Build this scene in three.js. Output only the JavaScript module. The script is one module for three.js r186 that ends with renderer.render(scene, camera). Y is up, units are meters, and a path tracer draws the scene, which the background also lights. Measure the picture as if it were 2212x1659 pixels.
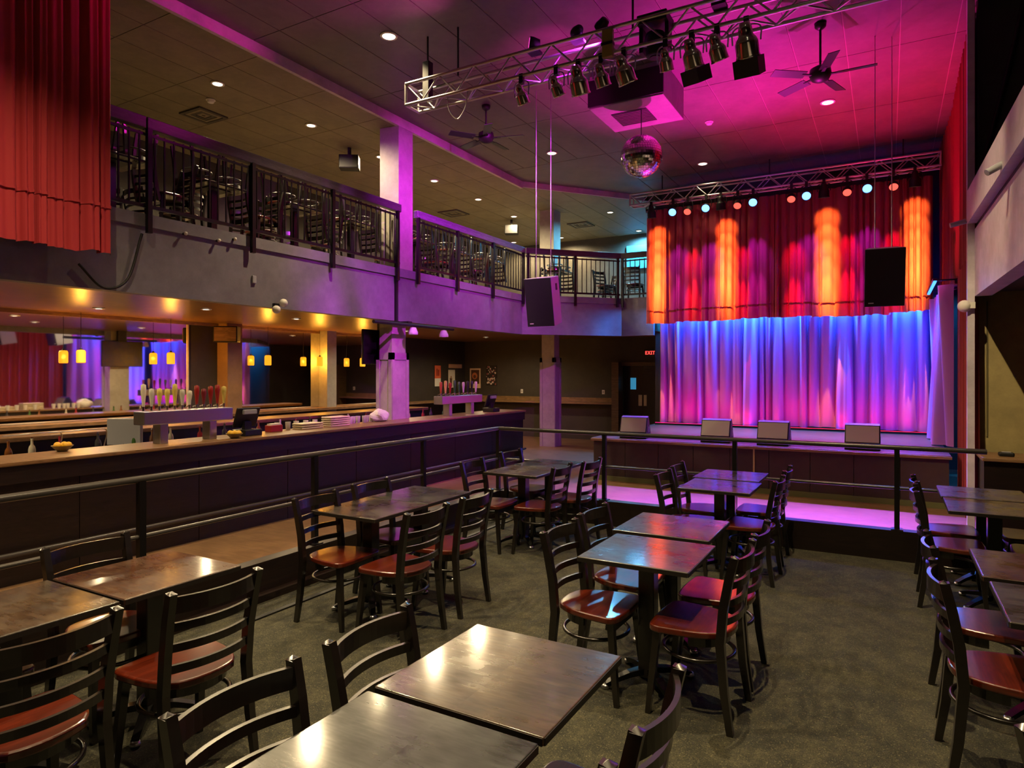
import * as THREE from 'three';
import { mergeGeometries } from 'three/addons/utils/BufferGeometryUtils.js';
import { RoundedBoxGeometry } from 'three/addons/geometries/RoundedBoxGeometry.js';
import { RectAreaLightUniformsLib } from 'three/addons/lights/RectAreaLightUniformsLib.js';
import { FontLoader } from 'three/addons/loaders/FontLoader.js';
import { TextGeometry } from 'three/addons/geometries/TextGeometry.js';

// ---------------------------------------------------------------- camera, exposure
const W = 2212, HH = 1659, F = 1427, CX = 1106, HY = 806, EYE = 1.75;
const YAW = Math.atan(813 / F), CO = Math.cos(YAW), SI = Math.sin(YAW);
const scene = new THREE.Scene();
scene.background = new THREE.Color(0x000000);
const camera = new THREE.PerspectiveCamera(2 * Math.atan(HH / 2 / F) * 180 / Math.PI, W / HH, 0.05, 100);
camera.position.set(0, EYE, 0);
camera.rotation.y = YAW;
camera.setViewOffset(W, HH, 0, HH / 2 - HY, W, HH);
const renderer = new THREE.WebGLRenderer();
renderer.toneMapping = THREE.LinearToneMapping;
renderer.toneMappingExposure = 1.0;
renderer.shadowMap.enabled = true;
RectAreaLightUniformsLib.init();

// stage wash colours
const MAGENTA = [1.0, 0.012, 0.55], CRIMSON = [1.0, 0.006, 0.13], VIOLET = [0.42, 0.05, 1.0], PURPLE = [0.78, 0.035, 1.0], BLUE = [0.02, 0.1, 1.0], PINK = [1.0, 0.05, 0.42], RED = [1.0, 0.015, 0.035], AMBER = [1.0, 0.5, 0.06], WARM = [1.0, 0.76, 0.42];
const lin = c => new THREE.Color().setRGB(c[0], c[1], c[2]);
const V = (x, y, z) => new THREE.Vector3(x, y, z);
function spot(p, target, c, cd, deg, pen = 0.6, radius = 3) {
  const l = new THREE.SpotLight(lin(c), cd, 0, deg * Math.PI / 180, pen, 2);
  l.position.set(...p); l.target.position.set(...target);
  scene.add(l, l.target);
  l.castShadow = true; l.shadow.radius = radius; l.shadow.mapSize.set(512, 512);
  return l;
}
function point(p, c, cd, radius = 2) {
  const l = new THREE.PointLight(lin(c), cd, 0, 2);
  l.position.set(...p); l.castShadow = true; l.shadow.radius = radius; scene.add(l);
  return l;
}

// ---------------------------------------------------------------- helpers
// a pixel of the photograph gives a ray; the plane it meets gives the distance
const ray = (u, v) => { const a = (u - CX) / F; return [a * CO - SI, (HY - v) / F, -a * SI - CO]; };
const onY = (u, v, y) => { const r = ray(u, v), t = (y - EYE) / r[1]; return V(r[0] * t, y, r[2] * t); };
const onX = (u, v, x) => { const r = ray(u, v), t = x / r[0]; return V(x, EYE + r[1] * t, r[2] * t); };
const onZ = (u, v, z) => { const r = ray(u, v), t = z / r[2]; return V(r[0] * t, EYE + r[1] * t, z); };
let seed = 7;
const rnd = () => { seed = (seed * 1664525 + 1013904223) >>> 0; return seed / 4294967296; };
const rr = (a, b) => a + (b - a) * rnd();
const used = new Map();
function numbered(n) { const k = used.get(n) || 0; used.set(n, k + 1); return k ? n + '_' + String(k).padStart(3, '0') : n; }
function obj(name, geo, mat, parent) {
  const g = Array.isArray(geo) ? (geo.length > 1 ? mergeGeometries(geo.map(x => x.index ? x.toNonIndexed() : x)) : geo[0]) : geo;
  const m = new THREE.Mesh(g, mat);
  m.castShadow = m.receiveShadow = true;
  if (parent) { m.name = name; parent.add(m); } else { m.name = numbered(name); scene.add(m); }
  return m;
}
function tag(o, label, category, group) { o.userData.label = label; o.userData.category = category; if (group) o.userData.group = group; return o; }
function thing(name, label, category, p = [0, 0, 0], turn = 0, group) {
  const o = new THREE.Group(); o.name = numbered(name); o.position.set(...p); o.rotation.y = turn; scene.add(o);
  return tag(o, label, category, group);
}
function struct(name, geo, mat, parent) { const m = obj(name, geo, mat, parent); if (!parent) m.userData.kind = 'structure'; return m; }
function dup(root, p, turn, label, group) {
  const r = root.clone(); r.userData = { ...root.userData }; r.name = numbered(root.name.replace(/_\d+$/, '')); scene.add(r);
  r.position.set(...p); r.rotation.set(0, turn, 0);
  if (label) r.userData.label = label; if (group) r.userData.group = group;
  return r;
}
// uv in metres from the face's main direction
function muv(g, s = 1) {
  if (g.index) g = g.toNonIndexed();
  const p = g.attributes.position, n = g.attributes.normal, uv = new Float32Array(p.count * 2);
  for (let i = 0; i < p.count; i++) {
    const ax = Math.abs(n.getX(i)), ay = Math.abs(n.getY(i)), az = Math.abs(n.getZ(i));
    let a, b;
    if (ay >= ax && ay >= az) { a = p.getX(i); b = p.getZ(i); } else if (ax >= az) { a = p.getZ(i); b = p.getY(i); } else { a = p.getX(i); b = p.getY(i); }
    uv[2 * i] = a * s; uv[2 * i + 1] = b * s;
  }
  g.setAttribute('uv', new THREE.BufferAttribute(uv, 2));
  return g;
}
// box between two corners
function bx(x0, x1, y0, y1, z0, z1) { const g = new THREE.BoxGeometry(Math.abs(x1 - x0), Math.abs(y1 - y0), Math.abs(z1 - z0)); g.translate((x0 + x1) / 2, (y0 + y1) / 2, (z0 + z1) / 2); return muv(g); }
function rbx(x0, x1, y0, y1, z0, z1, r = 0.008) { const g = new RoundedBoxGeometry(Math.abs(x1 - x0), Math.abs(y1 - y0), Math.abs(z1 - z0), 1, r); g.translate((x0 + x1) / 2, (y0 + y1) / 2, (z0 + z1) / 2); return muv(g); }
function cyl(a, b, r0, r1 = r0, seg = 8) {
  a = a.isVector3 ? a : V(...a); b = b.isVector3 ? b : V(...b);
  const d = b.clone().sub(a), g = new THREE.CylinderGeometry(r1, r0, d.length(), seg);
  g.applyQuaternion(new THREE.Quaternion().setFromUnitVectors(V(0, 1, 0), d.clone().normalize()));
  g.translate((a.x + b.x) / 2, (a.y + b.y) / 2, (a.z + b.z) / 2); return g;
}
function tube(pts, r, seg = 24, rs = 6, closed = false) { return new THREE.TubeGeometry(new THREE.CatmullRomCurve3(pts.map(p => p.isVector3 ? p : V(...p)), closed), seg, r, rs, closed); }
function lathe(pts, seg = 20) { return new THREE.LatheGeometry(pts.map(p => new THREE.Vector2(p[0], p[1])), seg); }
// rectangular section swept along a path: w along `side`, d along the other direction
function sweep(pts, side, w, d, taper) {
  pts = pts.map(p => V(...p)); side = V(...side).normalize();
  const rings = pts.map((p, i) => {
    const t = pts[Math.min(i + 1, pts.length - 1)].clone().sub(pts[Math.max(i - 1, 0)]).normalize();
    const s = side.clone().sub(t.clone().multiplyScalar(side.dot(t))).normalize(), n = t.clone().cross(s);
    const k = taper ? taper[i] : 1, a = w / 2 * k, b = d / 2 * k;
    return [[-a, -b], [a, -b], [a, b], [-a, b]].map(([x, y]) => p.clone().addScaledVector(s, x).addScaledVector(n, y));
  });
  const out = [], q = (a, b, c, e) => { for (const v of [a, b, c, a, c, e]) out.push(v.x, v.y, v.z); };
  for (let i = 0; i + 1 < rings.length; i++) for (let k = 0; k < 4; k++) q(rings[i][k], rings[i][(k + 1) % 4], rings[i + 1][(k + 1) % 4], rings[i + 1][k]);
  const A = rings[0], B = rings[rings.length - 1]; q(A[3], A[2], A[1], A[0]); q(B[0], B[1], B[2], B[3]);
  const g = new THREE.BufferGeometry(); g.setAttribute('position', new THREE.BufferAttribute(new Float32Array(out), 3)); g.computeVertexNormals();
  return muv(g);
}
// vertical slab over a polyline footprint (walls that turn)
function prism(poly, y0, y1) {
  const s = new THREE.Shape(poly.map(p => new THREE.Vector2(p[0], -p[1])));
  const g = new THREE.ExtrudeGeometry(s, { depth: y1 - y0, bevelEnabled: false });
  g.rotateX(-Math.PI / 2); g.translate(0, y0, 0); return muv(g);
}

// ---------------------------------------------------------------- textures and materials
function noiseGrid(n, rng) { const a = new Float32Array(n * n); for (let i = 0; i < a.length; i++) a[i] = rng(); return (x, y) => { x = ((x % n) + n) % n; y = ((y % n) + n) % n; const i = Math.floor(x), j = Math.floor(y), f = x - i, g = y - j, u = f * f * (3 - 2 * f), w = g * g * (3 - 2 * g), i1 = (i + 1) % n, j1 = (j + 1) % n; return (a[j * n + i] * (1 - u) + a[j * n + i1] * u) * (1 - w) + (a[j1 * n + i] * (1 - u) + a[j1 * n + i1] * u) * w; }; }
function tex(size, fn, srgb = true) {
  const d = new Uint8Array(size * size * 4);
  for (let j = 0; j < size; j++) for (let i = 0; i < size; i++) { const c = fn(i / size, j / size); const k = 4 * (j * size + i); for (let q = 0; q < 3; q++) d[k + q] = Math.max(0, Math.min(255, c[q])); d[k + 3] = 255; }
  const t = new THREE.DataTexture(d, size, size); t.magFilter = THREE.LinearFilter; t.minFilter = THREE.LinearMipmapLinearFilter; t.generateMipmaps = true;
  t.wrapS = t.wrapT = THREE.RepeatWrapping; if (srgb) t.colorSpace = THREE.SRGBColorSpace; t.needsUpdate = true; return t;
}
const rep = (t, x, y = x) => { const c = t.clone(); c.repeat.set(x, y); c.needsUpdate = true; return c; };
const N1 = noiseGrid(8, rnd), N2 = noiseGrid(32, rnd), N3 = noiseGrid(128, rnd), N4 = noiseGrid(256, rnd);
const fb = (x, y) => 0.5 * N1(x * 8, y * 8) + 0.3 * N2(x * 32, y * 32) + 0.2 * N3(x * 128, y * 128);
const tone = (a, b, t) => [0, 1, 2].map(i => a[i] + (b[i] - a[i]) * t);
// worn dark table top: grain along one side, rubbed patches, scratches
function tableTex(a, b, c, k) {
  return tex(512, (x, y) => {
    const gr = 0.6 * N3(x * 8 + 3 * N1(x * 8, y * 8 + k), y * 128) + 0.4 * N4(x * 16, y * 256);
    const patch = Math.max(0, Math.min(1, (0.6 * N1(x * 8 + k * 2.7, y * 8 + k * 1.9) + 0.4 * N2(x * 20 + k * 5, y * 32) - 0.32) * 2.4));
    let col = tone(a, b, gr); col = tone(col, c, patch * (0.3 + 0.45 * gr));
    return col;
  });
}
const tableRough = tex(512, (x, y) => { const v = 55 + 130 * (0.6 * N1(x * 8, y * 8) + 0.4 * N2(x * 20, y * 32)) + 30 * (N4(x * 64, y * 256) - 0.5) + 30 * (N3(x * 20 + 60, y * 128) - 0.5); return [v, v, v]; }, false);
const tableMaps = [tableTex([30, 25, 22], [52, 44, 38], [74, 66, 58], 0), tableTex([34, 26, 20], [62, 48, 36], [88, 72, 54], 1), tableTex([22, 24, 25], [40, 42, 42], [70, 74, 74], 2), tableTex([38, 22, 16], [74, 42, 28], [92, 70, 50], 3)];
const std = (c, r = 0.8, m = 0, o = {}) => new THREE.MeshStandardMaterial({ color: Array.isArray(c) ? lin(c) : new THREE.Color(c), roughness: r, metalness: m, ...o });
const phy = (c, r, o = {}) => new THREE.MeshPhysicalMaterial({ color: Array.isArray(c) ? lin(c) : new THREE.Color(c), roughness: r, ...o });
const M = {};
M.tables = tableMaps.map(t => phy(0xffffff, 0.75, { map: t, roughnessMap: tableRough, clearcoat: 0.75, clearcoatRoughness: 0.12, specularIntensity: 1 }));
M.tableEdge = std(0x1a1512, 0.45);
const grain = tex(256, (x, y) => { const g = 0.65 * N3(x * 6 + 2 * N1(x * 8, y * 8), y * 90) + 0.35 * N4(x * 12, y * 250); const v = 150 + 105 * g; return [v, v * 0.97, v * 0.94]; });
M.frame = phy(0x140c09, 0.36, { map: grain, clearcoat: 0.8, clearcoatRoughness: 0.2 });
M.seat = phy(0x64220f, 0.28, { map: grain, clearcoat: 1, clearcoatRoughness: 0.12 });
const carpet = tex(512, (x, y) => { const n = N4(x * 256, y * 256), m = N4(x * 200 + 40, y * 200 + 11), p = fb(x, y); let c = tone([20, 21, 14], [74, 70, 50], 0.5 * n + 0.9 * (p - 0.25)); if (m > 0.82) c = tone(c, [118, 110, 80], 0.55); if (m < 0.16) c = tone(c, [8, 8, 6], 0.7); return c; });
M.carpet = std(0xffffff, 0.95, 0, { map: rep(carpet, 1.25), bumpMap: rep(carpet, 1.25), bumpScale: 0.004 });
const plank = tex(512, (x, y) => { const g = 0.6 * N3(x * 10, y * 100) + 0.4 * fb(x, y), s = fb(x + 0.3, y + 0.7); return tone([92, 68, 46], [150, 116, 82], 0.6 * g + 0.4 * s); });
M.dance = phy(0xffffff, 0.4, { map: rep(plank, 0.6) });
const paintN = tex(256, (x, y) => { const v = 205 + 50 * fb(x, y); return [v, v, v]; });
const paint = (c, r = 0.75, o = {}) => std(c, r, 0, { map: rep(paintN, 0.5), ...o });
M.fasciaPaint = paint([0.19, 0.18, 0.21], 0.6);
M.whitePaint = paint([0.66, 0.59, 0.66], 0.55);
M.darkWall = paint([0.045, 0.035, 0.026], 0.6);
M.oliveWall = paint([0.46, 0.36, 0.15], 0.55);
M.greenWall = paint([0.035, 0.05, 0.035], 0.7);
M.column = paint([0.42, 0.4, 0.34], 0.5);
M.columnTan = paint([0.36, 0.2, 0.09], 0.5);
M.ceil = paint([0.15, 0.125, 0.115], 0.5);
M.ceilSeam = std([0.3, 0.26, 0.26], 0.5);
M.balCeil = paint([0.25, 0.205, 0.125], 0.55);
M.balSeam = std([0.05, 0.045, 0.035], 0.8);
M.bronze = phy([0.3, 0.15, 0.055], 0.3, { map: rep(paintN, 0.7) });
M.trim = paint([0.62, 0.5, 0.52], 0.5);
M.black = std(0x0c0b0c, 0.5);
M.blackGloss = std(0x0a090a, 0.25);
M.railBlack = phy(0x0d0b0c, 0.35, {});
M.railTop = phy(0x3b3735, 0.3, {});
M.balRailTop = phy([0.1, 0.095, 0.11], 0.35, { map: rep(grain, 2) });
M.bar = phy([0.016, 0.008, 0.006], 0.4, { map: rep(grain, 1) });
M.barTop = phy([0.3, 0.17, 0.08], 0.35, { map: rep(grain, 1.5) });
M.wood = phy([0.34, 0.2, 0.09], 0.45, { map: rep(grain, 1.2) });
M.doorWood = phy([0.2, 0.12, 0.055], 0.5, { map: rep(grain, 1.2) });
M.steel = std([0.55, 0.55, 0.58], 0.28, 1);
M.alu = std([0.62, 0.6, 0.6], 0.35, 1);
M.chrome = std([0.75, 0.73, 0.62], 0.16, 1);
M.mirror = std([0.86, 0.85, 0.82], 0.03, 1);
M.velvetHouse = phy([0.4, 0.022, 0.032], 0.85);
M.velvet = phy([0.42, 0.055, 0.075], 0.85);
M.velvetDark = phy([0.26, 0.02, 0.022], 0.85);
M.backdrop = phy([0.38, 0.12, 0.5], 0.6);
M.speakerGrille = std(0x0a0a0b, 0.8);
M.speakerBox = std([0.3, 0.3, 0.33], 0.45);
M.wedgeGrille = std([0.42, 0.42, 0.36], 0.6);
M.stageTop = phy([0.36, 0.3, 0.3], 0.4, { map: rep(plank, 0.5) });
M.stageFront = paint([0.055, 0.032, 0.02], 0.55);
M.fan = std(0x15120f, 0.45);
M.fanBlade = phy(0x1d1a1c, 0.3, {});
M.white = std(0xd8d4cc, 0.5);
M.cable = std(0x0a0a0a, 0.6);
M.vent = std([0.07, 0.06, 0.045], 0.6);
const glow = (c, k) => new THREE.MeshStandardMaterial({ color: 0x000000, emissive: lin(c), emissiveIntensity: k, roughness: 0.5 });
M.lamp = glow([1, 0.88, 0.66], 6);
M.pend = new THREE.MeshStandardMaterial({ color: lin([0.8, 0.4, 0.08]), emissive: lin([1, 0.36, 0.01]), emissiveIntensity: 1.15, roughness: 0.6 });
M.blueLens = glow([0.1, 0.28, 1], 5);
M.redLens = glow([1, 0.09, 0.06], 2);
M.amberLens = glow([1, 0.42, 0.2], 3);
M.blueTube = glow([0.05, 0.3, 1], 2.5);

//SECTION-STRUCTURE
const FL = -0.15;                       // dance floor; the carpeted seating deck is y = 0
const XF = -7.2, XM = -11.7, XR = 3.2, ZB = -17.5, ZU = -19.2, ZN = 3.0;
const YS = 2.63, YSC = 2.74, YBF = 3.52, YBC = 5.95, YC = 6.08;   // balcony soffit, ceiling under it, balcony floor, its ceiling, hall ceiling

struct('floor', bx(XM - 0.2, XR + 0.2, FL - 0.2, FL, ZU - 0.2, ZN + 0.2), M.dance);
const deck = struct('floor_deck', bx(-4.32, XR, FL, 0, -7.22, ZN), M.carpet);
struct('wall_left', bx(XM - 0.2, XM, FL, 6.3, ZU - 0.2, ZN + 0.2), M.darkWall);
struct('wall_right', bx(XR, XR + 0.2, FL, 6.3, -16, ZN + 0.2), M.darkWall);
struct('wall_front', bx(XM - 0.2, XR + 0.2, FL, 6.3, ZN, ZN + 0.2), M.darkWall);
struct('wall_back', [bx(XM, -6.55, FL, 3.3, ZB - 0.15, ZB), bx(-6.55, -5.3, 2.02, 3.3, ZB - 0.15, ZB), bx(-5.3, -4.6, FL, 3.3, ZB - 0.15, ZB)], M.darkWall);
struct('wall_balcony_back', bx(XM, -4.6, 3.3, 6.3, ZU - 0.15, ZU), paint([0.1, 0.09, 0.07], 0.6));
struct('wall_stage_back', bx(-4.78, 3.2, FL, 6.3, -15.75, -15.6), M.darkWall);
struct('wall_stage_side', bx(-4.9, -4.75, FL, 6.3, ZU, -15.6), M.darkWall);
struct('wall_door_void', bx(-6.9, -4.9, FL, 2.6, -18.6, -18.5), M.black);

// hall ceiling: backing plus separate panels with narrow seams
const ceilBack = struct('ceiling', [prism([[XF, ZN], [XF, -13.1], [-5.1, -15.75], [XR, -15.75], [XR, ZN]], YC + 0.012, YC + 0.2)], M.ceilSeam);
{
  const xs = []; for (let x = -2.97 - 0.62 * 6; x < XR + 0.6; x += 0.62) xs.push(x);
  const zs = []; for (let z = 2.8; z > -15.5; z -= 2.15) zs.push(z);
  for (let i = -1; i < xs.length - 1; i++) for (let j = 0; j < zs.length; j++) {
    const x0 = i < 0 ? XF : xs[i], x1 = Math.min(xs[i + 1], XR); if (x1 - x0 < 0.05) continue;
    let z0 = zs[j], z1 = j + 1 < zs.length ? zs[j + 1] : -15.6;
    if (z0 < -12 && x0 < -4.9) continue;
    struct('ceiling_panel', bx(x0 + 0.006, x1 - 0.006, YC, YC + 0.011, z1 + 0.006, z0 - 0.006), M.ceil, ceilBack);
  }
}
struct('ceiling_panel', prism([[XF + 0.006, -12.26], [XF + 0.006, -13.1], [-5.1, -15.68], [-4.84, -15.68], [-4.84, -12.26]], YC, YC + 0.011), M.ceil, ceilBack);
// ceiling over the balcony
const balBack = struct('ceiling_balcony', prism([[XM, ZN], [XF, ZN], [XF, -13.1], [-5.1, -15.7], [-4.75, -15.7], [-4.75, ZU], [XM, ZU]], YBC + 0.014, YBC + 0.25), M.balSeam);
for (let x = XF; x > XM; x -= 0.6) for (let z = -1.06; z > ZU; z -= 1.22) {
  const x1 = Math.max(x - 0.6, XM), z1 = Math.max(z - 1.22, ZU);
  struct('ceiling_panel', bx(x1 + 0.005, x - 0.005, YBC, YBC + 0.013, z1 + 0.005, z - 0.005), M.balCeil, balBack);
}
const lim = x => x > -5.1 ? -15.72 : -13.12 - (x - XF) * 1.262;
for (let k = 0; k < 4; k++) { const x0 = XF + k * 0.61, x1 = k == 3 ? -4.76 : XF + (k + 1) * 0.61; const pl = [[x0 + 0.005, lim(x0)], [x1 - 0.005, lim(x1)]]; if (x0 < -5.1 && x1 > -5.1) pl.splice(1, 0, [-5.1, -15.72]); struct('ceiling_panel', prism([...pl, [x1 - 0.005, ZU], [x0 + 0.005, ZU]], YBC, YBC + 0.013), M.balCeil, balBack); }
struct('ceiling_front', bx(XM, XF, YBC + 0.01, YBC + 0.2, -1.06, ZN), M.balCeil);
// lit strip between the two ceilings
struct('trim_1', [bx(XF - 0.04, XF + 0.02, YBC - 0.02, YC + 0.005, -13.1, ZN), sweep([[XF, 6.02, -13.1], [-5.1, 6.02, -15.75]], [0, 1, 0], 0.13, 0.06)], M.trim);
// balcony slab, soffit, fascia
struct('floor_balcony', prism([[XM, ZN], [XF - 0.14, ZN], [XF - 0.14, -13.05], [-5.55, -14.95], [-4.75, -14.95], [-4.75, ZU], [XM, ZU]], YSC + 0.02, YBF - 0.06), paint([0.22, 0.17, 0.1], 0.7));
const soff = struct('ceiling_bar', prism([[XM, ZN], [XF - 0.14, ZN], [XF - 0.14, -13.05], [-5.55, -14.95], [-4.75, -14.95], [-4.75, ZB], [XM, ZB]], YSC, YSC + 0.02), M.bronze);
struct('wall_fascia', [bx(XF - 0.14, XF, YS, YBF, -13.1, ZN), prism([[XF, -13.1], [-5.5, -14.9], [-5.6, -15.0], [XF - 0.14, -13.1]], YS, YBF), bx(-5.6, -4.72, YS, YBF, -15.0, -14.9)], M.fasciaPaint);
struct('trim_2', [bx(XF - 0.01, XF + 0.03, YBF - 0.14, YBF, -13.1, ZN), sweep([[XF + 0.01, YBF - 0.07, -13.1], [-5.49, YBF - 0.07, -14.9]], [0, 1, 0], 0.14, 0.04)], M.fasciaPaint);
// deck kerb
struct('trim_3', [bx(-4.35, -4.23, FL, 0.28, -7.24, ZN)], M.bar);
struct('trim_4', [bx(-4.23, 0.78, FL, 0.28, -7.24, -7.12)], M.bar);
struct('trim_5', [bx(-4.23, -4.15, 0, 0.05, -7.12, ZN)], M.bar);
struct('trim_6', [bx(-3.92, -3.88, 0, 0.012, -7.1, ZN)], M.black);
// mirrors
const fr = 0.02;
tag(obj('wall_mirror', bx(XM + 0.001, XM + 0.012, 0.955, YSC - 0.06, -7.92, ZN - 0.01), M.mirror), 'long wall mirror behind the bar reflecting the blue stage', 'mirror');
tag(obj('wall_mirror', bx(XM + 0.001, XM + 0.012, 0.955, YSC - 0.06, -13.4, -8.95), M.mirror), 'wall mirror between the tan pilaster and the back wall', 'mirror');
struct('trim_7', [bx(XM, XM + 0.03, 0.95, YSC, -7.95, -7.92)], M.trim);
struct('trim_8', [bx(XM, XM + 0.05, YSC - 0.06, YSC, -13.4, ZN)], M.wood);
//SECTION-COLUMNS
function column(name, x0, x1, z0, z1, y0, y1, mat, panelled, label) {
  const t = thing(name, label, 'column');
  obj('shaft', bx(x0, x1, y0, y1, z0, z1), mat, t);
  if (panelled) {
    const p = 0.035, top = y0 + panelled;
    for (const [a, b, c, d] of [[x0 - p, x1 + p, z1, z1 + p], [x0 - p, x1 + p, z0 - p, z0]]) obj('casing', bx(a, b, y0, top, c, d), mat, t);
    for (const [a, b] of [[x0 - p, x0], [x1, x1 + p]]) obj('casing', bx(a, b, y0, top, z0, z1), mat, t);
    const w = x1 - x0 + 2 * p, q = 0.012;
    for (const s of [0, 1]) obj('corner_board', bx(s ? x1 - 0.04 : x0 - p, s ? x1 + p : x0 + 0.04, y0, top, z1 + p, z1 + p + q), mat, t);
    for (const s of [0, 1]) obj('corner_board', bx(x1 + p, x1 + p + q, y0, top, s ? z1 - 0.02 : z0 - p, s ? z1 + p : z0 + 0.04), mat, t);
    obj('head_board', bx(x0 - p, x1 + p, top - 0.12, top, z1 + p, z1 + p + q), mat, t);
    obj('head_board', bx(x1 + p, x1 + p + q, top - 0.12, top, z0 - p, z1 + p), mat, t);
  }
  return t;
}
column('panelled_column', -7.62, XF - 0.145, -9.13, -8.76, FL, YSC, M.column, 2.25, 'cream panelled column rising from the bar counter, hall side');
column('column', -7.6, XF + 0.01, -9.13, -8.75, YBF - 0.06, YBC + 0.02, M.column, 0, 'plain square column between balcony railing sections');
{ const b = onY(1197, 965, FL); column('panelled_column', b.x - 0.36, b.x, b.z - 0.3, b.z, FL, YSC, M.column, 2.3, 'cream panelled column standing on the open floor near the double door'); }
{ const b = onY(1196, 452, YBC); column('column', b.x - 0.4, b.x, b.z - 0.4, b.z, YBF - 0.06, YBC + 0.01, M.column, 0, 'square column on the balcony floor behind the angled railing'); }
column('pilaster', XM + 0.013, -11.37, -8.92, -8.58, FL, YSC, M.columnTan, 0, 'tan pilaster on the mirrored wall between the mirrors');
column('pilaster', XM + 0.013, -11.42, -11.6, -11.3, FL, YSC, M.column, 0, 'pale narrow pilaster on the mirrored wall farther along');
//SECTION-RIGHT
{ // right balcony: parapet, soffit, post
  const A = [0.86, -9.2], B = [1.12, ZN];
  struct('wall_parapet', [prism([[A[0], A[1]], [A[0] + 0.16, A[1]], [B[0] + 0.16, B[1]], B], YS, 3.4)], M.whitePaint);
  struct('trim_9', [prism([[A[0] - 0.07, A[1] - 0.02], [A[0] + 0.16, A[1] - 0.02], [B[0] + 0.16, B[1]], [B[0] - 0.07, B[1]]], 3.47, 3.85)], M.whitePaint);
  struct('trim_10', [prism([[A[0] + 0.02, A[1]], [A[0] + 0.14, A[1]], [B[0] + 0.14, B[1]], [B[0] + 0.02, B[1]]], 3.4, 3.47)], M.black);
  struct('floor_right_balcony', prism([[A[0] + 0.16, -9.4], [B[0] + 0.16, ZN], [XR, ZN], [XR, -9.4]], YS + 0.06, 3.3), M.darkWall);
  struct('wall_under_balcony', bx(0.88, XR, FL, 3.0, -9.75, -9.6), M.oliveWall);
  struct('trim_11', bx(1.01, 1.025, 1.0, 2.6, -9.6, -9.585), std([0.12, 0.1, 0.04], 0.6));
  struct('wall_upper_right', bx(0.9, XR, 3.3, 6.2, -9.45, -9.3), M.greenWall);
  struct('trim_12', bx(0.79, 0.86, FL, YC, -9.3, -9.2), M.whitePaint);
  const t = thing('service_counter', 'dark service counter under the white balcony wall', 'counter', [0, 0, 0]);
  obj('body', bx(0.9, XR - 0.01, FL, 0.8, -9.3, -8.75), M.bar, t); obj('worktop', rbx(0.88, XR - 0.01, 0.8, 0.84, -9.35, -8.7), M.wood, t);
  const r = thing('card_terminal', 'small dark box on the service counter', 'box', [1.12, 0.84, -8.95]);
  obj('body', rbx(-0.07, 0.07, 0, 0.045, -0.05, 0.05, 0.015), M.black, r); obj('keypad', bx(-0.04, 0.04, 0.045, 0.05, -0.03, 0.03), M.speakerBox, r);
  const s = thing('till_screen', 'till screen on a stand on the service counter', 'screen', [1.5, 0.84, -8.95]);
  obj('screen', rbx(-0.16, 0.16, 0.08, 0.36, -0.02, 0.02), M.speakerBox, s); obj('stand', cyl([0, 0, 0], [0, 0.12, 0], 0.05, 0.03, 10), M.black, s);
}
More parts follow.
